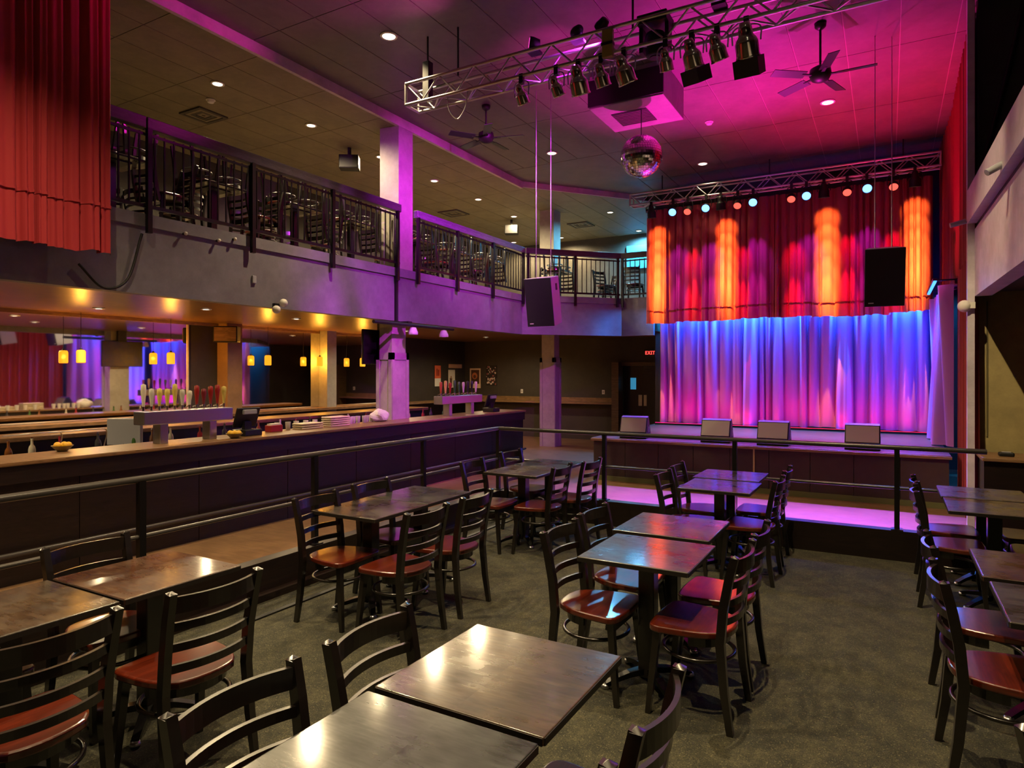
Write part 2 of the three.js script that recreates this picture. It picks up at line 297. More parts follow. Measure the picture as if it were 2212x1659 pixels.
//SECTION-DOOR
{
  struct('trim_13', [bx(-6.62, -6.42, FL, 2.05, ZB, ZB + 0.35), bx(-6.62, -5.25, 1.95, 2.05, ZB - 0.05, ZB + 0.1)], M.doorWood);
  for (const [i, x0, x1] of [[1, -6.42, -5.87], [2, -5.86, -5.3]]) {
    const d = new THREE.Group(); d.name = 'door_' + i; d.userData = { kind: 'structure', label: i == 1 ? 'dark double door leaf with blue square window' : 'dark double door leaf nearest the stage', }; scene.add(d);
    obj('leaf', bx(x0, x1, FL, 1.95, ZB - 0.12, ZB - 0.07), M.bar, d);
    if (i == 1) obj('pane', bx(x0 + 0.2, x0 + 0.36, 1.3, 1.62, ZB - 0.075, ZB - 0.062), new THREE.MeshStandardMaterial({ color: lin([0.1, 0.4, 0.6]), emissive: lin([0.05, 0.4, 0.7]), emissiveIntensity: 0.5, roughness: 0.2 }), d);
    obj('push_plate', bx(i == 1 ? x1 - 0.12 : x0 + 0.02, i == 1 ? x1 - 0.02 : x0 + 0.1, 0.85, 1.15, ZB - 0.07, ZB - 0.06), M.steel, d);
  }
  const e = thing('exit_sign', 'red lit EXIT sign above the double door', 'sign', [-5.62, 2.2, ZB + 0.02]);
  obj('case', rbx(-0.17, 0.17, 0, 0.2, 0, 0.06), M.black, e);
  const font = await new FontLoader().loadAsync('fonts/droid/droid_sans_bold.typeface.json');
  const tg = new TextGeometry('EXIT', { font, size: 0.095, depth: 0.006, curveSegments: 3 }); tg.computeBoundingBox(); tg.translate(-tg.boundingBox.max.x / 2, 0.055, 0.06);
  obj('lettering', tg, glow([1, 0.06, 0.05], 2), e);
  // ledges
  for (const [n, g] of [['wall_ledge', [bx(XM, -6.62, 0.88, 0.93, ZB, ZB + 0.35), bx(XM, -6.62, 0.93, 1.05, ZB, ZB + 0.02)]], ['wall_ledge', [bx(XM, XM + 0.45, 0.9, 0.95, ZB + 0.36, ZN - 0.1)]]])
    tag(obj(n, g, M.wood), n && g.length > 1 ? 'long wooden drinks ledge along the dark back wall' : 'long wooden drinks ledge under the mirrors', 'ledge');
  const cv = (w, h, fn) => { const c = document.createElement('canvas'); c.width = w; c.height = h; fn(c.getContext('2d'), w, h); const t = new THREE.CanvasTexture(c); t.colorSpace = THREE.SRGBColorSpace; return t; };
  const posters = [
    [onX(945, 812, XM), 0.3, 0.62, 'x', 'orange and white poster on the dark left wall', (g, w, h) => { g.fillStyle = '#d7d2c6'; g.fillRect(0, 0, w, h); g.fillStyle = '#d8633f'; g.fillRect(0, 0, w, h * 0.62); g.fillStyle = '#8e2f1c'; g.fillRect(w * .25, h * .15, w * .2, h * .35); g.fillRect(w * .5, h * .2, w * .25, h * .3); }],
    [onX(975, 818, XM), 0.35, 0.55, 'x', 'white poster with a small dark figure beside the corner', (g, w, h) => { g.fillStyle = '#e3d8c4'; g.fillRect(0, 0, w, h); g.fillStyle = '#6a4a3a'; g.fillRect(w * .2, h * .45, w * .35, h * .5); g.fillStyle = '#b98b6a'; g.fillRect(w * .3, h * .35, w * .2, h * .14); }],
    [onZ(1027, 817, ZB), 0.4, 0.62, 'z', 'cream framed poster with a brown circle on the back wall', (g, w, h) => { g.fillStyle = '#d9bb9a'; g.fillRect(0, 0, w, h); g.fillStyle = '#4a2a1c'; g.fillRect(w * .12, h * .08, w * .76, h * .7); g.fillStyle = '#b5683f'; g.beginPath(); g.arc(w * .45, h * .38, w * .25, 0, 7); g.fill(); g.fillStyle = '#5a3222'; g.beginPath(); g.arc(w * .45, h * .42, w * .13, 0, 7); g.fill(); }],
    [onZ(1062, 811, ZB), 0.38, 0.6, 'z', 'busy black and white photo poster on the back wall', (g, w, h) => { g.fillStyle = '#1b1210'; g.fillRect(0, 0, w, h); for (let k = 0; k < 46; k++) { g.fillStyle = k % 3 ? '#c9b7ad' : '#8b4a4a'; g.fillRect(rnd() * w * .85, rnd() * h * .9, w * rr(.05, .17), h * rr(.03, .1)); } }],
  ];
  for (const [p, w, h, ax, label, fn] of posters) {
    const t = thing('poster', label, 'poster', [p.x, p.y, p.z], ax == 'x' ? Math.PI / 2 : 0);
    obj('sheet', new THREE.BoxGeometry(w, h, 0.01).translate(0, 0, 0.01), std(0xffffff, 0.6, 0, { map: cv(128, 192, fn) }), t);
    obj('backing', bx(-w / 2 - 0.01, w / 2 + 0.01, -h / 2 - 0.01, h / 2 + 0.01, 0, 0.006), M.black, t);
  }
  { const p = onX(983, 791, XM); tag(obj('wall_sign', bx(XM, XM + 0.02, p.y - 0.06, p.y + 0.06, p.z - 0.35, p.z + 0.35), std([0.6, 0.33, 0.2], 0.5)), 'small orange sign strip above the white poster', 'sign'); }
}
//SECTION-RAILS
{ // deck railing: one continuous welded rail with posts
  const t = thing('deck_railing', 'black metal railing around the seating deck with a grey handrail', 'railing');
  const k = 1.05, zc = -7.18, xl = -4.29;
  obj('handrail', [cyl([xl, k, ZN - 0.1], [xl, k, zc], 0.024, 0.024, 10), new THREE.SphereGeometry(0.024, 10, 8).translate(xl, k, zc), cyl([xl, k, zc], [0.76, k, zc], 0.024, 0.024, 10)], M.railTop, t);
  obj('mid_rail', [cyl([xl, 0.67, ZN - 0.1], [xl, 0.67, zc], 0.015, 0.015, 8)], M.railTop, t);
  obj('mid_rail', [cyl([xl, 0.67, zc], [0.76, 0.67, zc], 0.015, 0.015, 8)], M.railTop, t);
  for (const z of [-7.18, -5.63, -4.1, -2.58, -1.05, 0.5]) { const p = obj('post', bx(xl - 0.022, xl + 0.022, 0.28, k - 0.015, z - 0.022, z + 0.022), M.railBlack, t); obj('base_plate', bx(xl - 0.05, xl + 0.05, 0.28, 0.29, z - 0.05, z + 0.05), M.railBlack, p); }
  for (const x of [-2.86, -1.4, 0.07]) { const p = obj('post', bx(x - 0.022, x + 0.022, 0.28, k - 0.015, zc - 0.022, zc + 0.022), M.railBlack, t); obj('base_plate', bx(x - 0.05, x + 0.05, 0.28, 0.29, zc - 0.05, zc + 0.05), M.railBlack, p); }
}
function balRail(a, b, label, posts, gap = 0.115, band = M.balRailTop) {
  const A = V(a[0], 0, a[1]), B = V(b[0], 0, b[1]), L = A.distanceTo(B), turn = Math.atan2(-(B.z - A.z), B.x - A.x);
  const t = thing('balcony_railing', label, 'railing', [A.x, YBF, A.z], turn);
  obj('top_rail', rbx(0, L, 0.93, 1.06, -0.05, 0.05), band, t);
  obj('upper_bar', bx(0, L, 0.86, 0.89, -0.012, 0.012), M.railBlack, t);
  obj('bottom_bar', bx(0, L, 0.06, 0.1, -0.016, 0.016), M.railBlack, t);
  const bg = new THREE.BoxGeometry(0.016, 0.83, 0.016);
  for (let s = gap; s < L - 0.04; s += gap) { const m = obj('baluster', bg, M.railBlack, t); m.position.set(s, 0.485, 0); }
  for (const s of posts) obj('post', bx(s - 0.026, s + 0.026, -0.22, 0.94, -0.026 + 0.03, 0.026 + 0.03), M.railBlack, t);
}
balRail([-7.15, -0.6], [-7.15, -4.33], 'black balcony railing section half behind the red curtain', [0.1, 1.6, 3.1]);
balRail([-7.15, -4.34], [-7.15, -8.72], 'long black balcony railing section ending at the purple column', [0.03, 1.41, 2.82, 4.3]);
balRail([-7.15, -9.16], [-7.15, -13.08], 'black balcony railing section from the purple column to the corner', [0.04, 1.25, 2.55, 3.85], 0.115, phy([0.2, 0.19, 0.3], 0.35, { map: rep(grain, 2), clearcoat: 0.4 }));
balRail([-7.12, -13.12], [-5.52, -14.84], 'angled black balcony railing section at the corner by the stage', [0.05, 1.2, 2.28]);
balRail([-5.5, -14.86], [-4.76, -14.86], 'short black balcony railing section against the stage drape', [0.05]);
//SECTION-CURTAINS
function drape(path, y0, y1, { fold = 0.16, amp = 0.06, nv = 14, side = 1, flare = 0.3, rnds = 1, hem = 0, rag = 0.02, per = 9, wild = 0, fine = 1, sub = [0, 1], push = 0 } = {}) {
  // path: polyline of [x, z]; folds run the full height and open towards the hem
  const pts = path.map(p => V(p[0], 0, p[1])), lens = [0]; for (let i = 1; i < pts.length; i++) lens.push(lens[i - 1] + pts[i].distanceTo(pts[i - 1]));
  const L = lens[lens.length - 1], edges = [0]; while (edges[edges.length - 1] < L) edges.push(edges[edges.length - 1] + fold * rr(0.55, 1.5)); const sc = L / edges[edges.length - 1];
  const cols = []; for (let k = 0; k + 1 < edges.length; k++) { const a = amp * rr(0.55, 1.25), ph = rr(-0.3, 0.3), q = rr(0.15, 0.45) * fine, drift = rr(-0.035, 0.035), hm = rr(-rag, rag), fl = wild ? (rnd() < 0.5 ? rr(-1.0, -0.5) : rr(0.5, 1.3)) * wild : flare; for (let i = 0; i < per; i++) cols.push([(edges[k] + (edges[k + 1] - edges[k]) * i / per) * sc, i / per, a, ph, q, drift, hm, fl]); }
  cols.push([L, 0, amp, 0, 0.3, 0, 0, 0]);
  const pos = [], idx = [], n = cols.length;
  for (let j = 0; j <= nv; j++) {
    const v = sub[0] + (sub[1] - sub[0]) * j / nv;
    for (const [s, f, a, ph, q, drift, hm, fl] of cols) {
      let i = 1; while (i < pts.length - 1 && s > lens[i]) i++;
      const t = (s - lens[i - 1]) / (lens[i] - lens[i - 1]), p = pts[i - 1].clone().lerp(pts[i], Math.min(1, t)), d = pts[i].clone().sub(pts[i - 1]).normalize(), nn = V(-d.z, 0, d.x).multiplyScalar(side);
      const w = Math.sin(Math.PI * f), off = a * (0.75 + fl * (1 - v) - (wild ? Math.min(0, fl) * 0.6 : 0)) * (Math.pow(w, 0.8) + q * Math.sin(3 * Math.PI * f + ph) * w) + push;
      const ends = Math.min(1, Math.min(s, L - s) / 0.1);
      const sl = drift * (1 - v) * Math.sin(Math.PI * f) * ends;
      let y = y0 + (y1 - y0) * v; if (j < 3 && !push) y += hm * w * (1 - j / 3);
      if (hem && Math.abs(v - hem) < 0.6 / nv) y += 0;
      pos.push(p.x + nn.x * off + d.x * sl, y, p.z + nn.z * off + d.z * sl);
    }
  }
  for (let j = 0; j < nv; j++) for (let i = 0; i + 1 < n; i++) { const a = j * n + i; idx.push(a, a + 1, a + n, a + 1, a + n + 1, a + n); }
  const g = new THREE.BufferGeometry(); g.setAttribute('position', new THREE.Float32BufferAttribute(pos, 3)); g.setIndex(idx);
  const uv = new Float32Array(pos.length / 3 * 2); for (let i = 0; i < uv.length / 2; i++) { uv[2 * i] = pos[3 * i] + pos[3 * i + 2]; uv[2 * i + 1] = pos[3 * i + 1]; } g.setAttribute('uv', new THREE.BufferAttribute(uv, 2));
  g.computeVertexNormals(); return g;
}
const twoSide = m => { m = m.clone(); m.side = THREE.DoubleSide; return m; };
const VEL = twoSide(M.velvet), VELD = twoSide(M.velvetDark), BD = twoSide(M.backdrop), VELH = twoSide(M.velvetHouse);
{
  const t = thing('stage_valance', 'red velvet valance drape hanging above the stage in eight panels', 'curtain');
  const x0 = -4.78, x1 = 0.7; const w = (x1 - x0) / 8;
  for (let k = 0; k < 8; k++) {
    const a = x0 + k * w, yb = 2.88 + rr(-0.03, 0.04);
    const o = { fold: 0.19, amp: 0.12, side: 1, flare: 0.5, per: 10, fine: 0.6 }, sd = seed, pth = [[a, -14.58], [a + w + 0.02, -14.58]];
    obj('curtain_panel', drape(pth, yb, 5.42, o), VEL, t);
    seed = sd; obj('hem_roll', drape(pth, yb, 5.42, { ...o, sub: [0.115, 0.13], nv: 2, push: 0.014 }), VEL, t);
  }
  obj('track', bx(x0, x1, 5.42, 5.47, -14.6, -14.54), M.black, t);
  const b = thing('stage_backdrop', 'pale stage backdrop curtain in deep folds lit blue and red', 'curtain');
  const bw = 5.3 / 4;
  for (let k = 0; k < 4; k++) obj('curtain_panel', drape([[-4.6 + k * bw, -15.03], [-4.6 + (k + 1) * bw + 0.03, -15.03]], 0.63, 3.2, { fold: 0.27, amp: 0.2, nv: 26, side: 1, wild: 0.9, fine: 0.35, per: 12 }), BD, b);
  const bl = thing('backdrop_leg', 'pale curtain leg at the side of the stage lit blue', 'curtain');
  obj('curtain_panel', drape([[0.8, -14.64], [0.86, -12.0]], 0.63, 3.1, { fold: 0.3, amp: 0.15, nv: 20, side: 1, wild: 0.8, fine: 0.3, per: 12 }), BD, bl);
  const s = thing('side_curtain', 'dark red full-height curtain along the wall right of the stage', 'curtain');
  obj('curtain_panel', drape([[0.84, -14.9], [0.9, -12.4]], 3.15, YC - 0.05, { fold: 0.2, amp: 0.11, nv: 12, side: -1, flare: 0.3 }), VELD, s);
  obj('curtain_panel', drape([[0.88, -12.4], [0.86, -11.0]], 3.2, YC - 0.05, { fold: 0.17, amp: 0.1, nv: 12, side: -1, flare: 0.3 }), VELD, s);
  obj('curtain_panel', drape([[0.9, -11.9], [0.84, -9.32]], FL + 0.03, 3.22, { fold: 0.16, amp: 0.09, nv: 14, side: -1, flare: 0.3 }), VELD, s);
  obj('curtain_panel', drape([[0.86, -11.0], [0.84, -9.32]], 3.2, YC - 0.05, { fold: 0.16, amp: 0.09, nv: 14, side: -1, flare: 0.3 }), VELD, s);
  const l = thing('house_curtain', 'red velvet house curtain hanging in front of the balcony railing', 'curtain');
  for (const [pth, yb, fd] of [[[[-6.98, -0.4], [-6.98, -2.2]], 2.98, 0.2], [[[-6.98, -2.2], [-6.96, -3.86]], 2.96, 0.21]]) {
    const o = { fold: fd, amp: 0.12, nv: 14, side: 1, flare: 0.2 }, sd = seed;
    obj('curtain_panel', drape(pth, yb, YC - 0.03, o), VELH, l);
    seed = sd; obj('hem_roll', drape(pth, yb, YC - 0.03, { ...o, sub: [0.15, 0.16], nv: 2, push: 0.014 }), VELH, l);
  }
  obj('track', bx(-7.02, -6.94, YC - 0.03, YC - 0.002, -3.9, -0.3), M.black, l);
}
//SECTION-STAGE
{
  const ys = 0.6, t = thing('stage', 'low black-fronted stage with a pale boarded top', 'stage');
  obj('deck', rbx(-4.62, 0.76, ys - 0.04, ys, -15.5, -10.98, 0.006), M.stageTop, t);
  const nb = 9, bw = 5.34 / nb; for (let k = 0; k < nb; k++) obj('front_panel', bx(-4.6 + k * bw + 0.004, -4.6 + (k + 1) * bw - 0.004, FL, ys - 0.04, -11.06, -11.03), M.stageFront, t);
  obj('nosing', rbx(-4.63, 0.77, ys - 0.055, ys - 0.012, -10.985, -10.965, 0.006), M.wood, t);
  obj('side_panel', bx(-4.6, -4.57, FL, ys - 0.04, -15.5, -11.06), M.stageFront, t);
  obj('base_board', bx(-4.6, 0.74, FL, FL + 0.08, -11.03, -11.0), std([0.12, 0.13, 0.04], 0.6), t);
  tag(obj('stage_tape', bx(-1.87, -1.845, FL + 0.08, ys - 0.06, -11.028, -11.02), std([0.5, 0.4, 0.14], 0.6)), 'thin yellow tape strip up the stage front', 'tape');
  const wedges = [[1375, 'far left wedge monitor'], [1550], [1673], [1863]];
  const lab = ['stage monitor wedge closest to the bar end of the stage', 'stage monitor wedge second from the bar end of the stage', 'stage monitor wedge third from the bar end of the stage', 'stage monitor wedge closest to the white post'];
  let w0;
  [-3.93, -2.5, -1.6, -0.34].forEach((x, i) => {
    if (w0) { dup(w0, [x, ys, -11.35], [0.12, 0.05, 0, 0][i], lab[i]); return; }
    const g = w0 = thing('monitor_wedge', lab[i], 'speaker', [x, ys, -11.35], 0.12, 'stage monitor wedges');
    const sh = new THREE.Shape([[0.2, 0], [0.2, 0.09], [0.08, 0.36], [-0.02, 0.38], [-0.2, 0.06], [-0.2, 0]].map(p => new THREE.Vector2(...p)));
    const eg = new THREE.ExtrudeGeometry(sh, { depth: 0.46, bevelEnabled: true, bevelSize: 0.006, bevelThickness: 0.006, bevelSegments: 1 }); eg.translate(0, 0, -0.23); eg.rotateY(-Math.PI / 2);
    obj('cabinet', eg, M.black, g);
    const gr = bx(-0.22, 0.22, -0.13, 0.13, -0.006, 0.006); gr.rotateX(-0.42); gr.translate(0, 0.235, 0.152); obj('grille', gr, M.wedgeGrille, g);
    obj('badge', bx(-0.05, 0.05, 0.03, 0.055, 0.205, 0.21), M.white, g);
    obj('handle', bx(0.234, 0.24, 0.1, 0.2, -0.05, 0.0), M.speakerBox, g);
  });
}
//SECTION-TRUSS
const OR = ['first', 'second', 'third', 'fourth', 'fifth', 'sixth', 'seventh', 'eighth', 'ninth'];
function truss(name, label, x0, x1, y, z, s, step) {
  const t = thing(name, label, 'truss', [0, 0, 0]);
  const ch = [[0, 0], [0, s], [s, 0], [s, s]].map(([a, b]) => [z - s / 2 + a, y + b]);
  for (const [zz, yy] of ch) obj('chord', cyl([x0, yy, zz], [x1, yy, zz], 0.022, 0.022, 8), M.alu, t);
  const n = Math.round((x1 - x0) / step), d = (x1 - x0) / n;
  const faces = [[ch[2], ch[3]], [ch[0], ch[2]], [ch[0], ch[1]]];
  for (const [a, b] of faces) for (let k = 0; k < n; k++) { const p = k % 2 ? a : b, q = k % 2 ? b : a; obj('brace', cyl([x0 + k * d, p[1], p[0]], [x0 + (k + 1) * d, q[1], q[0]], 0.011, 0.011, 5), M.alu, t); }
  for (const xx of [x0, x1]) { obj('end_frame', [cyl([xx, y, z - s / 2], [xx, y + s, z - s / 2], 0.018), cyl([xx, y, z + s / 2], [xx, y + s, z + s / 2], 0.018), cyl([xx, y, z - s / 2], [xx, y, z + s / 2], 0.018), cyl([xx, y + s, z - s / 2], [xx, y + s, z + s / 2], 0.018)], M.alu, t); }
  const L = x1 - x0; for (const f of [0.12, 0.5, 0.9]) obj('hanger', cyl([x0 + L * f, y + s, z], [x0 + L * f, YC - 0.002, z], 0.012, 0.012, 6), M.black, t);
  return t;
}
truss('lighting_truss', 'box lighting truss hung across the hall carrying chrome par cans', -5.4, 0.6, 5.2, -6.85, 0.27, 0.26);
truss('lighting_truss', 'box lighting truss hung above the stage valance', -5.0, 0.82, 5.48, -14.2, 0.24, 0.24);
function parCan(p, dir, label, { scale = 1, mat = M.chrome, lens = M.black, barn = false, yTop = 5.2, group, name = 'par_can' } = {}) {
  const t = thing(name, label, 'stage light', [p[0], p[1], p[2]], 0, group);
  const d = V(...dir).normalize(), q = new THREE.Quaternion().setFromUnitVectors(V(0, 1, 0), d), s = scale;
  const place = g => { g.applyQuaternion(q); return g; };
  obj('body', place(lathe([[0.0, -0.17 * s], [0.04 * s, -0.17 * s], [0.055 * s, -0.13 * s], [0.062 * s, -0.1 * s], [0.062 * s, -0.06 * s], [0.085 * s, -0.03 * s], [0.1 * s, 0.0], [0.1 * s, 0.11 * s], [0.106 * s, 0.115 * s], [0.106 * s, 0.13 * s], [0.095 * s, 0.13 * s], [0.095 * s, 0.04 * s]], 18)), mat, t);
  obj('lens', place(new THREE.CylinderGeometry(0.093 * s, 0.093 * s, 0.012, 18).translate(0, 0.1 * s, 0)), lens, t);
  if (barn) { const fr = []; for (const k of [0, 1, 2, 3]) { const f = bx(-0.11 * s, 0.11 * s, 0.13 * s, 0.28 * s, 0.105 * s, 0.11 * s); f.rotateY(k * Math.PI / 2); fr.push(f); } obj('gel_frame', place(mergeGeometries(fr)), M.black, t); }
  const top = yTop - p[1];
  obj('yoke', tube([[-0.12 * s, 0, 0], [-0.12 * s, top * 0.55, 0], [-0.08 * s, top - 0.07, 0], [0.08 * s, top - 0.07, 0], [0.12 * s, top * 0.55, 0], [0.12 * s, 0, 0]], 0.008, 20, 5), mat === M.black ? M.black : M.steel, t);
  obj('clamp', [bx(-0.025, 0.025, top - 0.09, top + 0.02, -0.025, 0.025)], M.black, t);
  return t;
}
[[-3.7, 0, 0.8], [-3.25, 0, 0.8], [-2.98, 0, 1.1], [-2.71, 0, 0.85], [-2.45, 0, 1.05], [-2.0, 0, 0.75], [-1.73, 1, 1.0], [-1.48, 0, 0.9], [-1.2, 1, 1.15]].forEach(([x, b, s], i) =>
  parCan([x, 4.97, -6.72], [0.12 + 0.1 * Math.sin(i * 2.1), -0.95, -0.5], (b ? 'chrome par can in square black gel frame, ' : 'bare chrome par can, ') + OR[i] + ' from bar-side end of hall truss', { scale: s * 0.95, barn: !!b, group: b ? 'framed par cans' : 'bare par cans' }));
{ // moving head cluster and small items on the hall truss
  const t = thing('moving_head', 'black moving-head light clamped to the hall truss', 'stage light', [-2.15, 5.42, -6.85]); t.rotation.z = Math.PI;
  obj('base', rbx(-0.16, 0.16, -0.1, 0.0, -0.14, 0.14), M.black, t); for (const s of [-1, 1]) obj('arm', bx(s * 0.14 - 0.02, s * 0.14 + 0.02, 0, 0.26, -0.06, 0.06), M.black, t);
  obj('head', lathe([[0, 0.05], [0.1, 0.07], [0.12, 0.16], [0.1, 0.3], [0.075, 0.32], [0, 0.31]], 16), M.black, t); obj('lens', new THREE.CylinderGeometry(0.06, 0.06, 0.01, 14).translate(0, 0.322, 0), M.black, t);
  const y = thing('junction_box', 'yellow-brown junction box strapped on the hall truss', 'box', [-2.62, 5.14, -6.68]);
  obj('body', rbx(-0.06, 0.06, 0, 0.3, -0.03, 0.03), std([0.3, 0.24, 0.06], 0.5), y); obj('strap', bx(-0.065, 0.065, 0.13, 0.16, -0.035, 0.035), M.black, y);
  tag(obj('cable_loop', tube([[-4.75, 5.2, -6.72], [-4.72, 5.0, -6.72], [-4.6, 4.87, -6.72], [-4.48, 5.0, -6.72], [-4.45, 5.22, -6.72]], 0.008, 20, 5), M.alu), 'grey cable loop hanging below the hall truss', 'cable');
  const c = thing('chain_hoist', 'black chain hoist at the bar-side end of the hall truss', 'hoist', [-5.15, 5.2, -6.85]);
  obj('body', rbx(-0.05, 0.05, 0.05, 0.55, -0.05, 0.05), M.black, c); obj('chain', cyl([0, 0.55, 0], [0, YC - 5.2 - 0.002, 0], 0.012, 0.012, 6), M.black, c);
}
// stage truss lights: blue and red washes face the hall, amber ones graze the valance
const blues = [-4.02, -3.32, -2.38, -1.39, -0.35], reds = [-3.7, -2.68, -1.66, -0.68, 0.08], ambers = [-4.5, -3.02, -1.08, 0.42];
blues.forEach((x, i) => { parCan([x, 5.23, -14.05], [0.1, -0.5, 1], OR[i] + ' blue-shining wash light from the bar-side end of the stage truss', { scale: 0.85, mat: M.black, lens: M.blueLens, yTop: 5.47, group: 'blue wash lights on the stage truss', name: 'wash_light' }); });
reds.forEach((x, i) => { parCan([x, 5.22, -14.05], [0.05, -0.75, 0.9], OR[i] + ' red-shining wash light from the bar-side end of the stage truss', { scale: 0.8, mat: M.black, lens: M.redLens, yTop: 5.47, group: 'red wash lights on the stage truss', name: 'wash_light' }); });
ambers.forEach((x, i) => { parCan([x, 5.26, -14.05], [0.0, -1, -0.2], OR[i] + ' amber par can from the bar-side end of the stage truss, pointing down', { scale: 0.95, mat: M.black, lens: M.amberLens, yTop: 5.47, group: 'amber par cans on the stage truss' }); });
//SECTION-HANGING
function fan(p, drop, turn, label) {
  const t = thing('ceiling_fan', label, 'ceiling fan', [p.x, YC - 0.001, p.z], turn);
  obj('canopy', lathe([[0, 0], [0.07, 0], [0.065, -0.05], [0.03, -0.08], [0, -0.08]], 14), M.fan, t);
  obj('downrod', cyl([0, -0.07, 0], [0, -drop, 0], 0.014), M.fan, t);
  obj('motor', lathe([[0, 0.1], [0.05, 0.09], [0.12, 0.05], [0.13, -0.02], [0.1, -0.08], [0.04, -0.11], [0, -0.11]].map(q => [q[0], q[1] - drop]), 18), M.fan, t);
  for (let k = 0; k < 5; k++) {
    const b = bx(0.2, 0.62, -0.004, 0.004, -0.065, 0.065); b.rotateX(0.22); b.rotateY(k * Math.PI * 0.4); b.translate(0, -drop - 0.03, 0); const m = obj('blade', b, M.fanBlade, t);
    const i = bx(0.1, 0.24, -0.006, 0.006, -0.02, 0.02); i.rotateY(k * Math.PI * 0.4); i.translate(0, -drop - 0.03, 0); obj('blade_iron', i, M.fan, m);
  }
}
fan(onY(1050, 228, YC), 0.5, 0.3, 'dark five-blade ceiling fan nearer the balcony column');
fan(onY(1772, 50, YC), 0.62, 0.0, 'dark five-blade ceiling fan nearer the white post');
{
  const t = thing('air_conditioner', 'boxy ceiling air unit with a dark grille above the mirror ball', 'air conditioner', [-3.25, 5.6, -9.48]);
  obj('case', rbx(-0.55, 0.55, 0, YC - 5.6 - 0.001, -0.53, 0.53, 0.01), paint([0.3, 0.26, 0.28], 0.5), t);
  obj('front_cover', bx(-0.56, 0.56, 0.02, 0.4, 0.53, 0.56), M.black, t);
  obj('grille', bx(-0.34, 0.2, -0.008, 0.002, -0.32, 0.2), M.black, t);
  for (let k = 0; k < 9; k++) obj('louvre', bx(-0.33, 0.19, -0.013, -0.008, -0.3 + k * 0.055, -0.28 + k * 0.055), M.vent, t);
  // mirror ball: facets are separate flat tiles on a sphere
  const b = thing('mirror_ball', 'mirror ball of small square mirror tiles hanging on a thin rod', 'mirror ball', [-3.13, 4.91, -9.3]);
  const R = 0.3, gs = [], rows = 26;
  for (let j = 0; j < rows; j++) { const ph = Math.PI * (j + 0.5) / rows, n = Math.max(4, Math.round(Math.sin(ph) * rows * 2)); for (let i = 0; i < n; i++) { const th = i / n * 2 * Math.PI, s = Math.PI * R / rows * 0.92; const g = new THREE.BoxGeometry(s * Math.min(1, 2 * Math.sin(ph) * rows / n), s, 0.004); g.rotateY(0); const m = new THREE.Matrix4().lookAt(V(0, 0, 0), V(-Math.sin(ph) * Math.cos(th), -Math.cos(ph), -Math.sin(ph) * Math.sin(th)), V(0, 1, 0)); g.applyMatrix4(m); g.translate(R * Math.sin(ph) * Math.cos(th), R * Math.cos(ph), R * Math.sin(ph) * Math.sin(th)); gs.push(g); } }
  const tiles = obj('mirror_tile', gs, std([0.8, 0.82, 0.78], 0.12, 1), b); tiles.userData.kind = 'stuff';
  obj('core', new THREE.SphereGeometry(R - 0.006, 28, 20), std([0.2, 0.22, 0.2], 0.3, 1), b);
  obj('rod', cyl([0, R - 0.01, 0], [0, 5.6 - 4.91, 0], 0.006, 0.006, 6), M.black, b);
}
function hangSpeaker(p, yaw, tilt, label) {
  const t = thing('hanging_speaker', label, 'speaker', p, yaw);
  const rx = g => { g.rotateX(tilt); return g; };
  const body = new THREE.ExtrudeGeometry(new THREE.Shape([[-0.22, -0.2], [0.22, -0.2], [0.16, 0.2], [-0.16, 0.2]].map(q => new THREE.Vector2(...q))), { depth: 0.72, bevelEnabled: true, bevelSize: 0.006, bevelThickness: 0.006, bevelSegments: 1 });
  body.rotateX(-Math.PI / 2); body.translate(0, -0.36, 0); obj('cabinet', rx(body), M.speakerBox, t);
  obj('grille', rx(bx(-0.222, 0.222, -0.362, 0.362, 0.2, 0.216)), M.speakerGrille, t);
  obj('badge', rx(bx(-0.18, -0.12, -0.325, -0.312, 0.216, 0.219)), M.white, t);
  obj('handle', rx(bx(0.185, 0.2, 0.16, 0.26, -0.06, 0.0)), M.black, t);
  for (const s of [-0.1, 0.1]) obj('wire', cyl([s, 0.35, s < 0 ? 0.1 : 0.0], [s, YC - p[1] - 0.002, s < 0 ? 0.1 : 0.0], 0.006, 0.006, 5), M.alu, t);
}
hangSpeaker([-4.6, 2.86, -9.1], 0.02, 0.2, 'black loudspeaker on wires in front of the balcony corner');
hangSpeaker([-0.06, 3.0, -9.8], 0.1, 0.2, 'black loudspeaker on wires in front of the orange drape');
//SECTION-LIGHTS
function downlight(p, y, label, group, cd, r = 0.085, up = true, c = WARM, k = M.lamp) {
  const t = thing('downlight', label, 'downlight', [p.x, y, p.z], 0, group);
  obj('rim', lathe([[r, 0.0], [r + 0.025, -0.002], [r + 0.02, -0.014], [r, -0.018], [r - 0.01, -0.008]], 20), M.white, t);
  obj('lamp', new THREE.CylinderGeometry(r - 0.008, r - 0.008, 0.006, 20).translate(0, -0.01, 0), k, t);
  if (cd) { if (up) spot([p.x, y - 0.03, p.z], [p.x, 0, p.z], c, cd, 82, 0.4, 1.5); else spot([p.x, y - 0.03, p.z], [p.x, 0, p.z], c, cd, 54, 0.75, 2); }
}
for (const [u, v] of [[840, 77], [1788, 220], [1518, 353], [1192, 330]]) downlight(onY(u, v, YC - 0.001), YC - 0.001, ({ 840: 'bright hall ceiling downlight near the bar-side end of the hall truss', 1788: 'bright hall ceiling downlight beside the fan near the white post', 1518: 'bright hall ceiling downlight just in front of the stage truss', 1192: 'hall ceiling downlight beyond the fan near the balcony column' })[u], 'hall ceiling downlights', u == 840 ? 60 : u == 1192 ? 22 : u == 1518 ? 3 : 5, 0.09, false);
